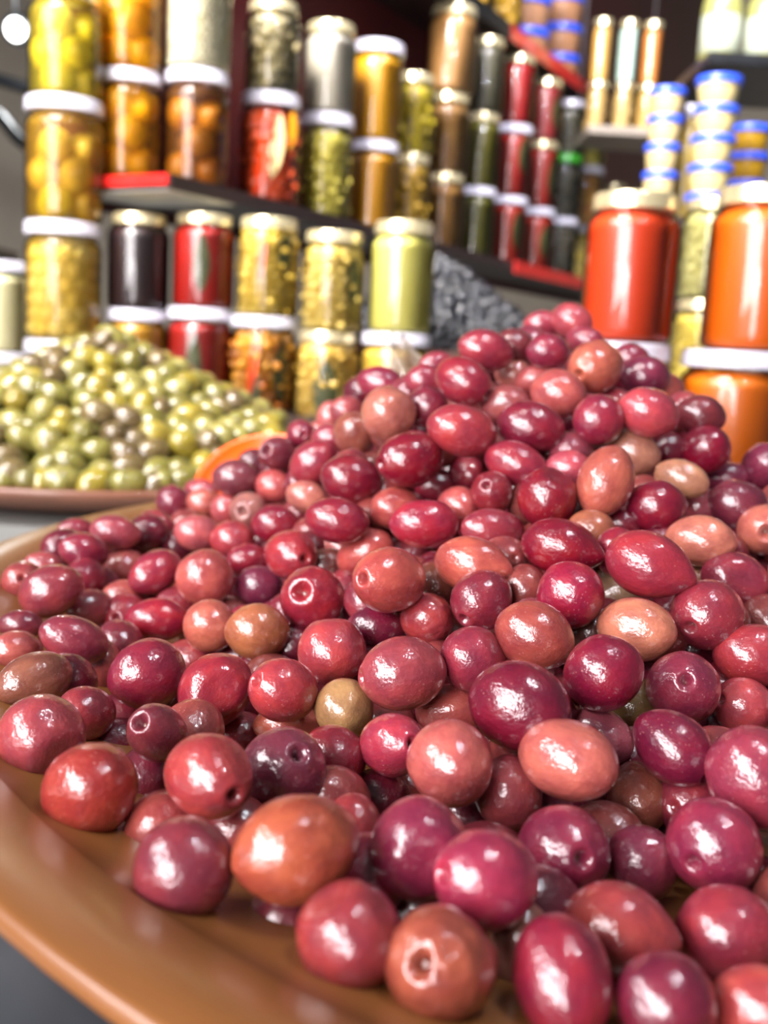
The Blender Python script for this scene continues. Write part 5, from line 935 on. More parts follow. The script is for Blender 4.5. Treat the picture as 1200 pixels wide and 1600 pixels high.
# the mass of the pile under and behind them
REST = "1086 2006 280;1277 1992 277;1213 2173 278;1382 2159 285;1751 2124 281;124 2339 286;1100 2303 275;1455 2338 298;1672 2312 287;2245 2323 273;2440 2299 279;1362 2489 310;1559 2507 302;1786 2475 312;1956 2484 276;2156 2489 277;2543 2500 298;2705 2506 288;1291 2670 314;1495 2659 277;1672 2654 303;2072 2660 276;2261 2649 276;2427 2623 294;2830 2654 280;3207 2661 280;1027 2820 331;1202 2829 272;1333 2819 283;1601 2799 310;1956 2816 291;2147 2803 295;2349 2831 296;2700 2843 291;2916 2814 281;708 2998 278;1275 3007 275;1498 2995 273;1835 2991 279;2049 2981 303;2235 2976 300;2616 2997 280;2843 2965 291;3000 3008 279;3605 3009 284;589 3155 271;773 3148 291;1408 3159 283;1560 3141 303;1744 3139 278;2328 3160 306;2515 3128 296;2937 3150 298;3105 3148 273;3475 3182 274;3660 3154 278;325 3343 278;729 3325 292;909 3320 277;1092 3331 287;1470 3305 296;1632 3316 318;1853 3302 280;2071 3317 290;2244 3314 330;2435 3311 272;2632 3326 292;2820 3297 289;3193 3308 279;3371 3321 282;3793 3279 275;3943 3313 294;-136 3523 285;37 3502 280;225 3469 296;2155 3478 286;2942 3503 294;3087 3480 271;3291 3468 287;3494 3492 272;3864 3485 295;2449 3639 294;2615 3676 301;3365 3686 281;3590 3642 297;3744 3653 315;3964 3653 291;4149 3653 295;-352 3829 283;-153 3824 271;2698 3835 312;2924 3827 280;3087 3827 286;3310 3860 292;3885 3814 308;4090 3831 274;-438 3978 287;-271 3979 297;2995 3988 275;3956 3967 286;4170 3982 280;-543 4166 298;-345 4156 278;3116 4141 282;3278 4128 288;3681 4175 296;3886 4122 278;4073 4157 286;4253 4178 303;4448 4135 312;-444 4288 303;3184 4309 283;3373 4326 289;3580 4347 280;3959 4311 272;4537 4299 294;-729 4459 279;-519 4504 272;-356 4505 308;3291 4474 288;3492 4501 292;3672 4481 278;3852 4467 295;4040 4499 284;4255 4492 287;4469 4477 276;4637 4513 295;-459 4679 292;3422 4640 285;3784 4644 278;3987 4658 276;4176 4657 282;4359 4654 275;4718 4671 276;-909 4812 298;-550 4812 281;3686 4818 282;4056 4844 275;4280 4842 272;4627 4810 294;4827 4813 273;-642 4958 271;-478 5019 304;3783 4954 283;3956 4984 302;4135 4986 279;4324 4993 281;4538 4971 331;4924 4976 279;3678 5131 296;3880 5139 291;4075 5119 292;4260 5143 273;4478 5173 309;4624 5138 294;-993 5300 297;-812 5315 284;-686 5306 309;3754 5339 282;3951 5337 298;4562 5314 280;-924 5500 307;3889 5495 306;4072 5494 305;4253 5509 308;4463 5511 294;4628 5500 285;4841 5484 302;3197 5644 277;3417 5656 299;3537 5653 297;3130 5811 285;3300 5822 277;3485 5813 298;3701 5835 287;3872 5788 291;3215 6010 285;3399 5979 282;3581 5966 312;3749 5985 287;3081 6135 299;3847 6159 278;3022 6335 277;3213 6279 273;3367 6315 280;3573 6327 285;3099 6487 304;3288 6493 281;3671 6450 275;3870 6539 285;3400 6640 275;2885 6787 286;3463 6818 282;3667 6809 290;2818 7007 289;3577 6972 302;3759 6958 289;2739 7127 282;2952 7144 304;3099 7152 279;2646 7305 274;3014 7317 280;3237 7328 291;2339 7483 284;2521 7465 293;2814 7683 299;3175 7646 318;1932 7824 307;1165 2366 440;1380 2394 410;1263 2523 420;1868 2545 421;1185 2715 422;1373 2714 434;1567 2671 429;1774 2713 413;1949 2713 421;2156 2696 431;2336 2745 431;1285 2898 432;1511 2877 420;1675 2880 450;1854 2897 428;2052 2855 424;2245 2865 429;2430 2880 449;2638 2892 440;413 3042 417;1356 3033 473;1560 3090 437;1758 3064 433;1960 3025 416;2134 3046 426;2306 3050 434;2525 3032 400;2748 3034 446;2937 3061 440;172 3217 437;345 3196 443;700 3188 434;1464 3227 449;1647 3210 435;1832 3192 404;2036 3165 424;2227 3195 423;2453 3203 441;2638 3223 448;2809 3191 424;3002 3209 436;427 3353 453;800 3378 438;1359 3370 449;1567 3386 453;1775 3368 430;1924 3364 445;2128 3397 460;2332 3390 414;2513 3369 437;2719 3361 469;2919 3380 448;3109 3371 428;3271 3399 422;3463 3362 411;114 3556 396;492 3540 451;715 3538 424;911 3541 450;1274 3548 427;1470 3537 426;1670 3562 467;1881 3538 461;2057 3570 417;2266 3531 456;2426 3556 432;2596 3525 433;2818 3505 418;2998 3538 441;3189 3517 442;3389 3555 429;5 3698 433;266 3704 454;432 3741 439;621 3704 423;786 3695 460;999 3705 437;1177 3707 436;1389 3722 411;1574 3730 421;1758 3710 455;1964 3704 445;2163 3714 467;2345 3691 425;2528 3704 447;2728 3735 450;2938 3695 430;3117 3709 447;3302 3698 464;3509 3683 427;3683 3718 436;128 3876 455;1663 3834 450;1866 3876 464;2029 3829 462;2250 3849 432;2446 3856 447;2661 3897 438;2825 3860 441;3006 3860 417;3234 3877 422;3389 3899 464;3578 3878 453;3774 3857 423;-187 4026 433;36 4043 469;2331 4020 460;2528 4048 409;2702 4037 415;2932 4033 439;3110 4037 449;3287 4045 456;3493 4042 431;3683 4050 433;3847 4042 434;2632 4201 434;2838 4187 436;2993 4207 444;3211 4208 415;3397 4219 451;3618 4214 421;3769 4207 452;3952 4219 446;4148 4215 425;2727 4374 432;2901 4368 444;3120 4322 446;3314 4392 443;3500 4365 435;3690 4355 425;3877 4352 438;4043 4375 437;-817 4552 430;-247 4551 422;2842 4569 445;3024 4562 434;3218 4545 413;3380 4530 453;3588 4554 430;3758 4571 479;3976 4536 455;4145 4536 415;-345 4705 450;3104 4716 454;3301 4701 437;3519 4719 423;3681 4697 432;3849 4706 417;4057 4728 452;4245 4690 423;-430 4884 423;3213 4896 430;3403 4866 455;3590 4876 422;3773 4866 381;3983 4871 434;4157 4872 441;4334 4873 439;-540 5004 414;-334 5033 465;3305 5043 406;3507 5037 472;3709 5034 435;3859 5016 450;4062 5032 435;4269 5053 437;-1390 5182 418;-460 5218 443;3365 5202 420;3588 5172 424;3780 5210 411;3964 5244 450;4165 5161 423;4362 5208 444;-927 5364 415;-707 5383 425;-565 5359 424;3273 5351 435;3479 5371 427;3677 5352 457;3869 5351 448;4074 5374 441;4252 5368 402;4425 5351 442;-653 5531 457;-419 5547 440;3382 5525 445;3585 5531 413;3788 5536 426;3970 5549 413;4137 5520 423;4305 5527 455;4541 5553 391;-756 5710 442;-552 5700 392;2919 5717 446;3112 5701 421;3307 5696 422;3502 5677 428;-800 5859 469;-685 5884 424;-414 5855 454;2804 5856 438;2998 5875 423;3194 5878 442;3396 5868 453;3608 5863 425;-1094 6033 439;-917 6048 408;-728 6019 436;2715 6037 443;2923 6066 450;3107 6067 442;3304 6043 432;3473 6037 432;-1031 6196 427;-842 6217 472;-617 6210 449;2811 6190 450;3024 6218 432;3196 6206 457;3400 6205 424;3593 6210 422;-939 6361 421;-733 6389 453;-535 6386 409;2712 6365 443;2912 6354 419;3106 6349 418;3296 6371 424;3462 6372 450;3675 6362 400;-836 6563 460;-624 6557 433;-448 6520 446;2819 6516 446;2996 6549 440;3196 6558 431;3410 6536 437;-718 6691 447;-549 6681 432;-340 6709 454;2708 6680 433;2929 6683 405;3104 6749 428;3303 6694 451;-643 6869 445;-418 6878 440;2629 6852 437;2826 6852 455;2992 6864 442;3253 6839 442;3434 6857 455;-533 7016 437;-357 7009 444;-176 7021 457;2519 7052 429;2720 7020 425;2912 7010 433;3078 7037 411;3307 7048 410;-269 7203 428;-65 7161 450;2237 7203 426;2431 7224 426;2637 7183 435;2832 7178 441;2974 7179 429;3215 7209 421;3390 7200 410;-161 7374 416;41 7377 427;189 7354 430;2126 7383 410;2342 7376 456;2523 7353 414;2736 7363 429;2907 7369 437;3125 7331 450;146 7544 444;293 7529 440;534 7517 443;1504 7537 463;1672 7550 436;1883 7562 450;2043 7528 424;2254 7542 428;2451 7524 468;2641 7559 428;2804 7504 449;2994 7555 441;400 7713 416;633 7704 422;768 7692 416;1012 7679 434;1194 7698 441;1374 7709 422;1579 7679 440;1744 7695 446;1974 7670 425;2131 7717 423;2349 7690 414;2532 7680 448;2735 7719 421;2939 7713 409;722 7870 453;915 7855 441;1084 7875 432;1279 7891 434;1450 7866 442;1658 7865 453;1850 7861 426;2055 7862 423;2240 7893 410;2413 7870 415;2657 7841 417;1186 8046 438;1378 8034 403;1560 8020 463;1772 8043 448;1952 8057 435;2125 8041 456;2341 8037 453;1648 3009 565;1587 3146 595;1776 3172 600;1959 3162 590;2152 3150 590;527 3314 608;1478 3335 589;1669 3366 592;1860 3301 609;2043 3349 613;2255 3312 589;2428 3321 589;2618 3322 594;1570 3486 599;1753 3495 603;1962 3488 556;2144 3465 569;2374 3479 592;2526 3474 620;2694 3494 586;513 3632 571;724 3632 576;1674 3606 568;1844 3647 595;2060 3625 558;2254 3636 556;2418 3645 574;2607 3668 576;2822 3655 588;46 3804 589;421 3815 591;614 3831 598;793 3813 582;980 3811 585;1763 3809 586;1938 3814 595;2149 3857 591;2339 3817 590;2525 3820 591;2733 3825 580;2914 3823 590;3102 3817 603;129 3990 581;294 3990 595;537 4013 573;692 3997 612;900 3986 566;1125 3974 603;1287 3971 607;1676 4000 607;1845 3971 586;2009 3965 591;2232 3972 608;2439 3998 592;2620 3972 598;2790 3972 603;3023 3984 576;3211 3974 592;412 4140 615;615 4148 608;1353 4151 598;1778 4170 592;1954 4174 600;2166 4144 593;2328 4151 600;2523 4181 571;2735 4135 598;2902 4152 595;3094 4133 583;3298 4163 618;3464 4158 587;1459 4324 578;1869 4338 581;2030 4297 590;2258 4328 604;2415 4334 605;2618 4279 582;2816 4341 597;3009 4341 617;3208 4327 613;3383 4323 587;3571 4325 611;-168 4473 600;1761 4467 609;2166 4487 592;2313 4473 609;2508 4488 597;2722 4496 583;2935 4477 610;3097 4488 589;3324 4468 584;3513 4496 594;3678 4464 590;-253 4641 593;-83 4656 579;2431 4631 568;2680 4645 605;2807 4645 605;2995 4649 591;3210 4664 591;3417 4642 588;3587 4646 607;3732 4621 559;-162 4833 613;1763 4835 627;2720 4773 593;2915 4809 588;3079 4806 585;3302 4824 587;3488 4822 580;3699 4849 600;3867 4820 613;-238 4941 608;2805 4974 623;3037 5005 566;3206 5021 600;3382 4991 589;3579 4986 601;3775 4982 577;3969 4993 595;-160 5148 585;2765 5148 604;2909 5193 558;3100 5151 613;3297 5132 619;3500 5144 589;3677 5151 566;3876 5139 601;-240 5289 611;2813 5314 610;3004 5314 572;3224 5321 585;3372 5314 607;3622 5345 587;3770 5299 600;3957 5323 598;-327 5476 586;2935 5474 601;3102 5493 596;3292 5457 610;3466 5472 622;3686 5483 596;3878 5476 600;4064 5476 602;-410 5612 609;-261 5657 597;2429 5642 605;2606 5635 588;2819 5685 592;3027 5660 615;3229 5657 579;-565 5830 580;-368 5782 578;-186 5831 604;2553 5829 615;2721 5831 583;2903 5828 598;3093 5829 617;-809 5990 569;-618 5998 584;-453 6003 599;-247 5998 602;2433 6013 602;2630 5979 582;2805 5986 570;3037 6006 571;3222 5998 613;-938 6145 583;-541 6150 637;-350 6155 595;-140 6183 622;2531 6142 601;2734 6126 589;2920 6152 600;3133 6164 574;3324 6136 581;-671 6283 614;-449 6314 618;-270 6320 583;2422 6314 606;2613 6286 587;2825 6295 610;2993 6302 587;3233 6326 600;-927 6463 581;-507 6476 605;-345 6471 605;-140 6479 602;2336 6496 595;2513 6477 590;2706 6470 583;2923 6495 612;3124 6462 603;-618 6638 591;-442 6636 566;-254 6638 584;-40 6647 582;2243 6649 600;2439 6629 607;2658 6651 590;2837 6655 582;3008 6636 610;3181 6665 583;-707 6801 606;-538 6810 580;-347 6780 609;-113 6835 560;37 6799 584;2329 6797 594;2554 6842 598;2724 6809 598;2910 6839 582;3107 6801 609;-445 6961 571;-247 6983 567;-69 6979 570;148 6967 601;2052 6989 593;2239 6979 581;2447 6990 622;2632 6996 587;2827 6965 599;3006 6994 563;-353 7127 607;-172 7134 577;42 7154 616;223 7132 618;409 7155 620;1764 7138 592;1949 7127 575;2149 7133 621;2339 7166 587;2543 7135 579;2718 7141 635;2893 7134 605;-61 7263 610;130 7295 624;322 7322 596;477 7329 576;723 7308 580;859 7303 578;1090 7293 605;1273 7303 625;1486 7300 600;1640 7298 591;1846 7294 604;2040 7297 584;2231 7323 598;2410 7331 611;2621 7294 594;2809 7318 593;26 7470 593;251 7498 567;410 7516 588;637 7484 613;796 7477 602;993 7475 616;1183 7497 584;1373 7487 601;1585 7477 593;1754 7451 587;1970 7475 597;2165 7462 599;2329 7494 571;2524 7468 588;2713 7505 590;343 7631 612;512 7630 619;732 7639 611;914 7643 628;1089 7633 595;1281 7637 590;1454 7653 574;1684 7654 589;1853 7634 595;2078 7649 588;2270 7638 589;2468 7654 613;579 7819 598;806 7802 609;950 7788 604;1189 7824 588;1370 7822 597;1543 7824 577;1776 7812 603;1970 7793 604;2145 7805 594;2330 7810 598;1098 7971 586;1286 8000 603;1459 7977 601;1684 7975 597;1862 7986 565;2072 7981 595;1549 8119 596;1474 3552 767;1694 3544 745;1849 3541 724;1542 3715 744;1767 3728 759;1952 3710 741;2143 3733 739;2334 3709 754;1690 3900 751;1864 3854 736;2059 3862 751;2224 3862 731;2438 3861 753;2635 3867 751;443 4031 751;810 4047 743;988 4055 763;1169 4026 746;1763 4040 749;1960 4043 746;2172 4038 793;2311 4054 731;2503 4024 704;2714 4038 735;2906 4047 741;707 4191 768;878 4233 745;1078 4202 760;1686 4184 741;1859 4231 716;2052 4209 724;2235 4201 760;2429 4197 754;2644 4184 752;2814 4205 766;3000 4181 747;-161 4370 733;247 4382 734;616 4381 779;793 4369 766;987 4360 743;1196 4359 745;1382 4358 741;1573 4376 738;1752 4387 743;1953 4370 739;2157 4367 722;2364 4368 753;2534 4365 732;2706 4362 761;2908 4379 712;3089 4373 732;107 4537 758;314 4540 766;527 4538 731;1272 4548 739;1490 4528 754;1689 4556 753;1860 4550 744;2032 4555 769;2246 4535 733;2424 4533 755;2639 4540 757;2797 4541 770;2999 4508 762;3226 4550 743;-148 4688 763;1346 4698 746;1551 4721 746;1810 4714 738;1954 4716 768;2170 4697 767;2337 4720 749;2529 4710 740;2722 4711 722;2905 4697 767;3108 4705 739;3305 4700 766;-47 4848 778;129 4855 754;1667 4882 761;1848 4878 730;2056 4900 746;2225 4887 748;2433 4879 745;2637 4859 738;2822 4877 754;3020 4869 740;3209 4845 750;3408 4879 768;-133 5043 785;17 5025 743;2132 5051 774;2328 5038 771;2503 5043 723;2728 5033 748;2909 5068 707;3082 5040 754;3285 5042 750;3491 5055 736;-51 5220 760;2254 5179 757;2403 5175 750;2630 5201 717;2836 5221 736;3030 5193 751;3188 5186 725;3388 5214 744;-183 5380 771;2535 5369 779;2687 5368 751;2922 5373 788;3093 5343 759;3284 5372 745;3522 5353 776;-239 5539 770;-55 5529 786;2415 5544 761;2614 5544 739;2801 5523 769;3025 5540 778;3191 5551 744;3361 5550 756;3564 5531 759;3773 5549 727;-138 5714 756;35 5719 739;2133 5716 751;2361 5705 752;2522 5707 761;2737 5700 751;2912 5670 755;-439 5901 782;-237 5885 713;-69 5874 752;143 5886 760;2271 5861 770;2438 5866 777;2650 5844 767;2832 5850 740;-547 6010 756;-368 6015 748;-162 6034 738;32 6062 750;2129 6047 757;2325 6010 744;2521 6018 736;2729 6022 733;2915 6056 733;-621 6224 736;-464 6178 768;-252 6199 737;-51 6194 773;126 6214 759;2257 6205 767;2412 6184 775;2647 6188 734;2835 6198 752;-551 6367 761;-345 6386 745;-159 6365 757;16 6388 747;2170 6378 748;2358 6363 748;2502 6362 795;2696 6347 767;2902 6383 779;-642 6530 729;-455 6557 758;-255 6503 763;-56 6552 743;138 6524 727;290 6545 744;2021 6535 752;2240 6556 725;2443 6537 734;2645 6513 752;2826 6527 739;-548 6709 736;-329 6659 759;-131 6702 761;40 6744 766;250 6691 752;1948 6691 722;2123 6685 778;2528 6726 750;2736 6705 741;-447 6869 731;-287 6857 776;-40 6845 751;126 6884 756;307 6902 763;500 6885 764;1680 6859 757;1856 6855 714;2036 6855 743;2262 6850 760;2476 6851 758;2638 6867 753;-372 7028 730;-188 7052 762;38 7014 750;237 7001 762;424 7061 736;639 7034 757;815 7069 767;1024 7034 762;1200 7012 755;1381 7042 777;1581 7038 753;1763 7011 748;1940 7011 767;2131 7016 725;2525 7041 759;2723 7037 724;-238 7219 746;-73 7202 743;119 7185 749;317 7206 760;534 7204 755;714 7202 757;889 7201 730;1107 7202 759;1260 7184 741;1442 7215 761;1666 7216 722;1841 7216 762;2048 7206 753;2234 7190 735;2600 7198 743;60 7344 776;206 7349 720;443 7357 760;600 7392 731;801 7347 746;1016 7370 756;1198 7357 731;1360 7357 770;1570 7357 752;1750 7379 763;1941 7392 731;2153 7360 764;2352 7366 755;105 7531 760;331 7524 720;503 7548 741;709 7529 765;887 7537 755;1073 7537 766;1288 7521 741;1453 7513 718;1671 7532 750;1898 7532 763;2029 7526 740;2244 7514 740;433 7728 743;626 7702 775;795 7710 762;980 7698 748;1179 7687 729;1384 7699 753;1568 7703 741;1747 7704 756;1962 7704 732;701 7840 735;1072 7858 737;1263 7857 748;1681 3987 893;1861 3980 886;2079 3981 891;994 4160 896;1945 4176 901;2140 4128 888;2338 4164 896;719 4327 906;922 4308 898;1838 4307 880;2077 4312 927;2240 4341 899;2423 4305 910;603 4505 911;800 4463 903;1358 4462 889;1753 4478 897;1951 4474 911;2131 4479 913;2325 4477 917;2527 4480 906;726 4640 907;898 4645 886;1293 4659 892;1861 4655 914;2059 4660 890;2248 4616 912;2468 4682 932;2615 4660 894;2833 4647 898;38 4817 888;433 4808 884;592 4807 918;1199 4835 922;1386 4829 915;1770 4808 922;1954 4798 925;2132 4822 891;2318 4824 898;2523 4811 912;2747 4811 911;2909 4843 911;120 4974 906;322 4993 902;1458 4976 913;1654 4972 906;1849 4980 926;2031 4974 899;2238 4991 935;2457 5025 884;2616 5024 913;2824 4982 903;3035 4987 901;58 5171 880;224 5136 906;1584 5143 921;1738 5156 907;1948 5159 913;2148 5154 894;2343 5132 890;2531 5153 895;2705 5130 899;2903 5175 887;3102 5165 911;-69 5316 897;139 5314 874;1861 5315 900;2046 5313 894;2224 5298 884;2431 5329 927;2615 5321 891;2816 5310 934;3002 5305 891;-164 5462 917;29 5469 902;254 5469 922;400 5464 932;1972 5474 880;2121 5486 918;2335 5486 911;2542 5467 892;2708 5481 909;2890 5482 915;3093 5485 890;-37 5659 895;118 5650 889;313 5633 916;2245 5647 905;2422 5662 882;2611 5645 884;-160 5818 907;48 5821 932;201 5821 921;422 5788 924;2165 5807 915;2354 5810 898;2530 5803 931;-251 5987 906;-49 5982 904;120 5975 896;304 5996 931;1878 5946 915;2243 5979 911;2440 5984 921;2646 5968 931;-315 6158 916;-118 6172 913;34 6114 922;215 6153 887;407 6163 920;1963 6130 908;2338 6160 905;2525 6149 905;-451 6307 893;-275 6327 882;-38 6299 896;121 6297 906;315 6289 908;506 6333 927;1848 6291 916;2428 6306 922;2623 6343 905;-364 6472 915;-173 6496 891;39 6476 914;192 6483 897;397 6472 890;620 6443 918;1740 6512 874;1917 6486 903;2542 6477 920;-262 6648 884;-70 6651 947;130 6653 897;315 6643 909;509 6663 907;694 6675 885;913 6653 907;1459 6643 909;1679 6634 880;1859 6636 907;2031 6645 927;-175 6800 888;31 6779 905;214 6816 906;452 6822 912;618 6828 913;794 6829 919;960 6799 913;1211 6829 911;1383 6824 908;1587 6797 919;1745 6803 909;1973 6773 926;2132 6812 936;-42 6951 894;129 6981 888;307 6976 917;516 6996 920;714 6974 889;932 6962 899;1095 6963 915;1273 6979 938;1476 6979 927;1673 6989 887;1847 6995 902;2044 7010 903;38 7190 879;227 7141 884;418 7140 936;608 7160 903;793 7155 895;994 7146 901;1187 7180 896;1361 7167 891;1546 7130 915;1775 7137 914;1933 7159 915;2143 7142 929;336 7315 923;517 7309 915;708 7328 908;917 7338 919;1092 7291 899;1264 7309 924;1447 7316 880;1659 7322 899;1879 7313 904;406 7464 883;605 7481 891;806 7479 897;975 7480 906;1172 7451 935;1392 7470 896;1582 7468 913;115 4530 1045;609 4684 1062;817 4730 1067;1007 4709 1062;1154 4717 1047;1967 4683 1077;2142 4718 1044;335 4863 1049;727 4894 1075;931 4894 1079;1111 4882 1086;1261 4863 1105;1471 4862 1062;2076 4888 1085;2245 4869 1066;2416 4863 1060;387 5018 1063;617 5056 1048;811 5018 1060;986 5029 1080;1194 5011 1072;1395 5029 1060;1955 5038 1042;2146 5039 1056;2323 5041 1066;2502 5044 1093;125 5171 1073;349 5182 1035;521 5184 1068;712 5193 1047;900 5193 1071;1095 5220 1074;1292 5171 1054;1511 5212 1054;2081 5183 1070;2210 5226 1073;2445 5186 1050;2634 5204 1069;50 5341 1058;219 5369 1078;413 5348 1057;601 5407 1083;822 5397 1069;1011 5383 1073;1169 5402 1068;1377 5385 1073;1591 5361 1030;2132 5380 1085;2357 5360 1049;2515 5375 1038;-80 5549 1070;112 5509 1099;291 5542 1053;502 5534 1091;713 5528 1089;1468 5525 1045;1656 5521 1048;2251 5512 1065;2430 5552 1065;2608 5557 1059;16 5682 1050;211 5728 1088;447 5697 1049;599 5682 1066;1592 5697 1079;152 5901 1040;303 5883 1075;504 5880 1067;1673 5867 1031;33 6072 1025;242 6056 1065;389 6045 1065;1586 6012 1040;1765 6012 1077;2363 6049 1036;147 6212 1060;311 6195 1076;528 6205 1079;1463 6215 1068;1677 6201 1041;25 6373 1073;249 6373 1039;424 6363 1043;626 6358 1066;793 6369 1070;1002 6400 1095;1177 6383 1087;1392 6377 1068;1566 6356 1055;1772 6360 1081;156 6565 1074;330 6547 1042;531 6531 1073;698 6541 1091;907 6513 1060;1095 6543 1063;1276 6547 1065;1473 6544 1067;1658 6517 1079;1846 6550 1052;46 6690 1057;222 6692 1044;423 6704 1074;606 6689 1072;806 6696 1084;1008 6675 1061;1180 6722 1048;1372 6701 1097;1545 6679 1046;1734 6676 1052;1940 6697 1054;310 6873 1033;524 6849 1085;697 6845 1105;940 6830 1074;1049 6872 1057;1281 6864 1056;1453 6869 1075;1659 6888 1052;1870 6886 1044;614 7033 1059;804 7064 1043;1002 7043 1045;1200 7045 1041;1395 7028 1057;1556 7034 1084;890 7211 1075;1101 7185 1069;1492 7178 1063;983 4808 1221;1161 4806 1227;348 5016 1210;549 4990 1199;598 5170 1205;811 5137 1202;1021 5161 1217;1176 5122 1226;1358 5114 1220;353 5331 1229;707 5307 1229;878 5314 1201;1059 5328 1222;1291 5316 1231;1491 5327 1220;2236 5322 1228;217 5533 1198;406 5466 1244;588 5505 1216;787 5475 1191;987 5487 1235;1168 5479 1229;1367 5497 1222;1541 5482 1194;2152 5495 1184;2337 5496 1226;343 5657 1262;510 5661 1224;709 5637 1236;902 5681 1215;1075 5648 1230;1294 5638 1191;1465 5630 1220;247 5818 1217;439 5805 1238;614 5815 1216;805 5792 1222;965 5803 1203;1383 5814 1226;339 5951 1233;527 5968 1247;726 6008 1244;930 5973 1221;1081 5972 1220;1275 5977 1230;1468 5963 1248;219 6148 1223;405 6164 1234;602 6136 1224;793 6138 1212;957 6121 1232;1365 6131 1240;1576 6147 1224;1751 6116 1216;341 6328 1209;508 6296 1207;700 6317 1230;882 6350 1179;1046 6298 1228;1281 6307 1218;1481 6322 1231;400 6478 1214;617 6472 1213;803 6497 1243;992 6490 1195;1190 6482 1211;1414 6493 1213;1599 6481 1214;519 6624 1230;715 6636 1204;896 6624 1222;1093 6657 1228;1277 6649 1205;1498 6646 1217;1672 6636 1226;819 6791 1243;1008 6806 1236;1157 6821 1243;1358 6830 1238;1567 6800 1192;908 5213 1345;409 5379 1346;804 5363 1407;1022 5402 1400;721 5545 1413;902 5525 1368;1068 5557 1401;611 5694 1373;791 5722 1382;1007 5704 1358;1176 5684 1382;1382 5684 1350;527 5870 1383;719 5864 1378;901 5884 1365;1095 5878 1380;1291 5871 1364;598 6039 1400;786 6034 1374;1001 6026 1378;1205 6047 1377;1398 6040 1415;516 6219 1383;709 6185 1356;890 6201 1383;1065 6192 1379;1285 6200 1406;1469 6226 1411;636 6344 1384;820 6349 1390;998 6357 1370;1150 6369 1365;1351 6368 1387;921 6541 1377;1089 6574 1393;1281 6521 1378;1485 6528 1365;897 6296 1558;1266 3150 347;-1092 4638 307"
def mass(name, pts, r1, r2, seg, rings, mat, cols, label, cat):
    v, f, ci = [], [], []
    base = []
    for i in range(rings + 1):
        t = math.pi * i / rings
        for k in range(seg):
            a = 2 * math.pi * k / seg; base.append((math.sin(t) * math.cos(a), math.sin(t) * math.sin(a), math.cos(t) * (1 - .10 * math.exp(-(math.sin(t) / .2) ** 2))))
    base = np.array(base) * np.array([r1, r1, r2])
    bf = []
    for i in range(rings):
        for k in range(seg):
            k2 = (k + 1) % seg; bf.append((i * seg + k, (i + 1) * seg + k, (i + 1) * seg + k2, i * seg + k2))
    nb = len(base); V = []
    cl = np.zeros((len(pts) * len(bf),), int)
    for j, p in enumerate(pts):
        q = np.array(Matrix.Rotation(random.uniform(0, 6.28), 3, 'Z') @ Matrix.Rotation(random.uniform(.5, 2.4), 3, 'X'))
        V.append(base @ q.T + np.array(p)); f += [tuple(t + j * nb for t in ff) for ff in bf]; cl[j * len(bf):(j + 1) * len(bf)] = random.randrange(len(cols))
    m = mesh(name, np.concatenate(V), f)
    for c in cols:
        m.materials.append(mat(c))
    m.polygons.foreach_set('material_index', cl.tolist())
    return tag(link(name, m), label, cat, kind='stuff')
MC = {}
def massmat(c):
    if c not in MC: MC[c] = plain('olive_mass_' + c, c, 0.34, coat=1.0, var=.06, scale=120)
    return MC[c]
mass('olive_heap', [[int(q) * .0001 for q in t.split()] for t in REST.split(';') if (Vector([int(q) * .0001 for q in t.split()]) - OBL).length > .052], .0094, .0114, 14, 10, massmat, ['7a2436', '9a3844', 'a8504a', '8e2a3c'],
     'mass of pink olives lying deeper in and behind the pile', 'olive')

def cone_points(center, R, peak, zrim, r, shells=2):
    """rings of olives covering a heap; returns (point, shell)"""
    out = []
    sl = (peak - zrim) / R
    for s in range(shells):
        k = 0; rho = 0.0
        while rho < R - s * r:
            nn = 1 if k == 0 else int(2 * math.pi * rho / (2.05 * r))
            for j in range(nn):
                a = 2 * math.pi * (j + random.uniform(-.25, .25)) / nn + k * .7
                rr = rho + random.uniform(-.25, .25) * r
                z = peak - sl * rho - s * 1.5 * r + random.uniform(-.35, .35) * r - .25 * (peak - zrim) * math.exp(-(rho / (R * .16)) ** 2) * .25
                z += .012 * math.sin(3.1 * a + 1) * (rho / R) * (R / .23)
                out.append((Vector((center[0] + rr * math.cos(a), center[1] + rr * math.sin(a), max(z, zrim - r * .2))), s))
            k += 1; rho += 1.72 * r
    return out

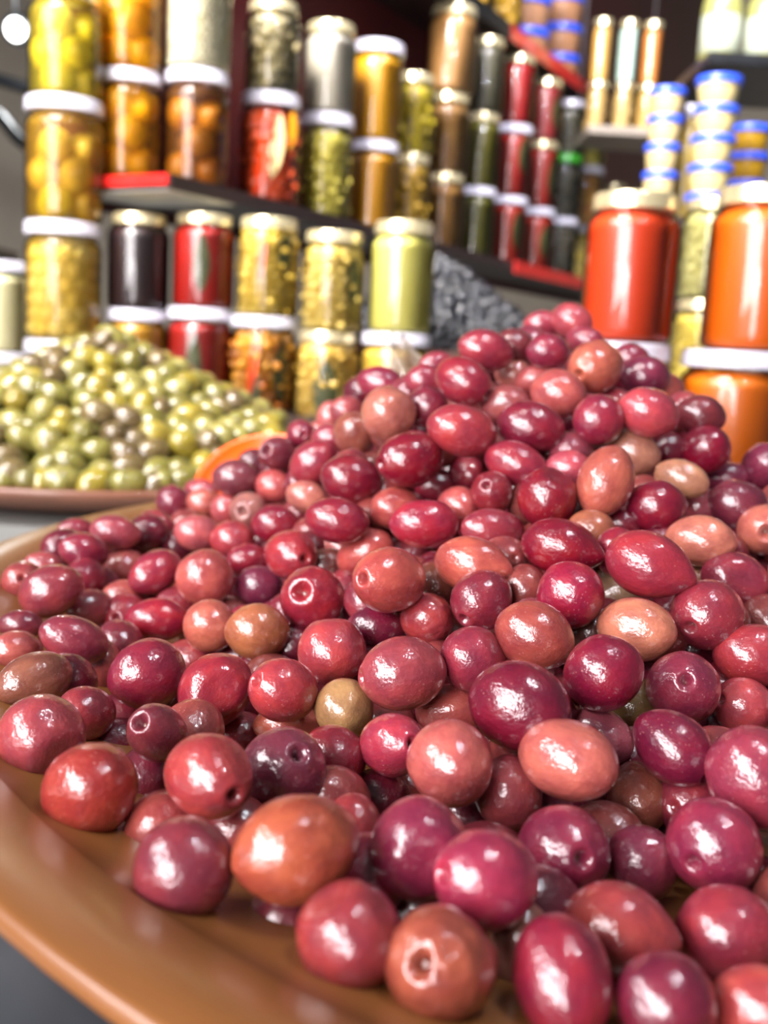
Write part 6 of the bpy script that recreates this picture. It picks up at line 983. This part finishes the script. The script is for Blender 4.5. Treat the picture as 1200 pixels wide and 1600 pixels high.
def heap(name, C, R, peak, zrim, r, asp, mats, m_ind, cols, labels, cat, grp, rest_label, nmax, meshes, sides):
    P = cone_points(C, R, peak, zrim, r)
    front = [p for p, s in P if s == 0 and (p - C).dot((EYE - C)) > -.35 * R * (EYE - C).length * .5 or s == 0 and p.z > peak - .04]
    front.sort(key=lambda p: (p - EYE).length)
    ind = front[:nmax]; ids = set(id(p) for p in ind)
    rest = [p for p, s in P if id(p) not in ids]
    for i, p in enumerate(ind):
        m = meshes[i % len(meshes)]
        k = random.choices(range(len(cols)), [c[1] for c in cols])[0]
        o = link(name, m); o.location = p; s_ = r * random.uniform(.9, 1.12); o.scale = (s_, s_, s_ * asp * random.uniform(.92, 1.1))
        orient(o, Vector((random.gauss(0, 1), random.gauss(0, 1), random.gauss(0, .45))).normalized(), random.uniform(0, 6.28))
        o.color = (*srgb(random.choice(cols[k][0])), 1)
        hh = (p.z - zrim) / (peak - zrim); zone = 'at the top of' if hh > .72 else 'on the upper slope of' if hh > .45 else 'low on' if hh > .2 else 'along the rim under'
        side = sides[0] if p.x < C.x - .25 * R else sides[2] if p.x > C.x + .25 * R else sides[1]
        tag(o, '%s %s the %s, %s' % (labels[k], zone, grp, side), cat, '%s %s the %s, %s' % (labels[k] + 's', zone, grp, side))
    mass(name + '_heap', [tuple(p) for p in rest], r, r * asp, 10, 7, massmat, mats, rest_label, cat)

gm = [olive_mesh('green_olive', k, 900 + i, 20, 14) for i, k in enumerate('nnnphn')]
for m in gm: m.materials.append(M_GREEN)
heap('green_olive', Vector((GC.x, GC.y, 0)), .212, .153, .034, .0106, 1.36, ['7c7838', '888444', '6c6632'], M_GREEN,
     [(['989048', '8c8640', 'a49c54', '827c38'], 6), (['a8983a', 'ac9a3e'], 2), (['7e6c42', '74623e'], 2)],
     ['green olive', 'yellow-tinged olive', 'brownish-green olive'], 'olive', 'green heap', 'deeper and rear green olives of the heap on the dark plate', 290, gm,
     ('tower-jar side', 'facing the pink bowl', 'orange-bowl side'))
bm_ = [olive_mesh('black_olive', k, 700 + i, 14, 10) for i, k in enumerate('nwn')]
for m in bm_: m.materials.append(M_BLACK)
heap('black_olive', BCN, .185, BCN.z + .178, BCN.z + .034, .0076, 1.2, ['12141a', '171a21'], M_BLACK, [(['171a22', '12141a', '1f222b'], 1)],
     ['black olive'], 'olive', 'black heap', 'deeper and rear black olives of the dark heap', 240, bm_, ('cream-jar side', 'middle', 'relish-jar side'))
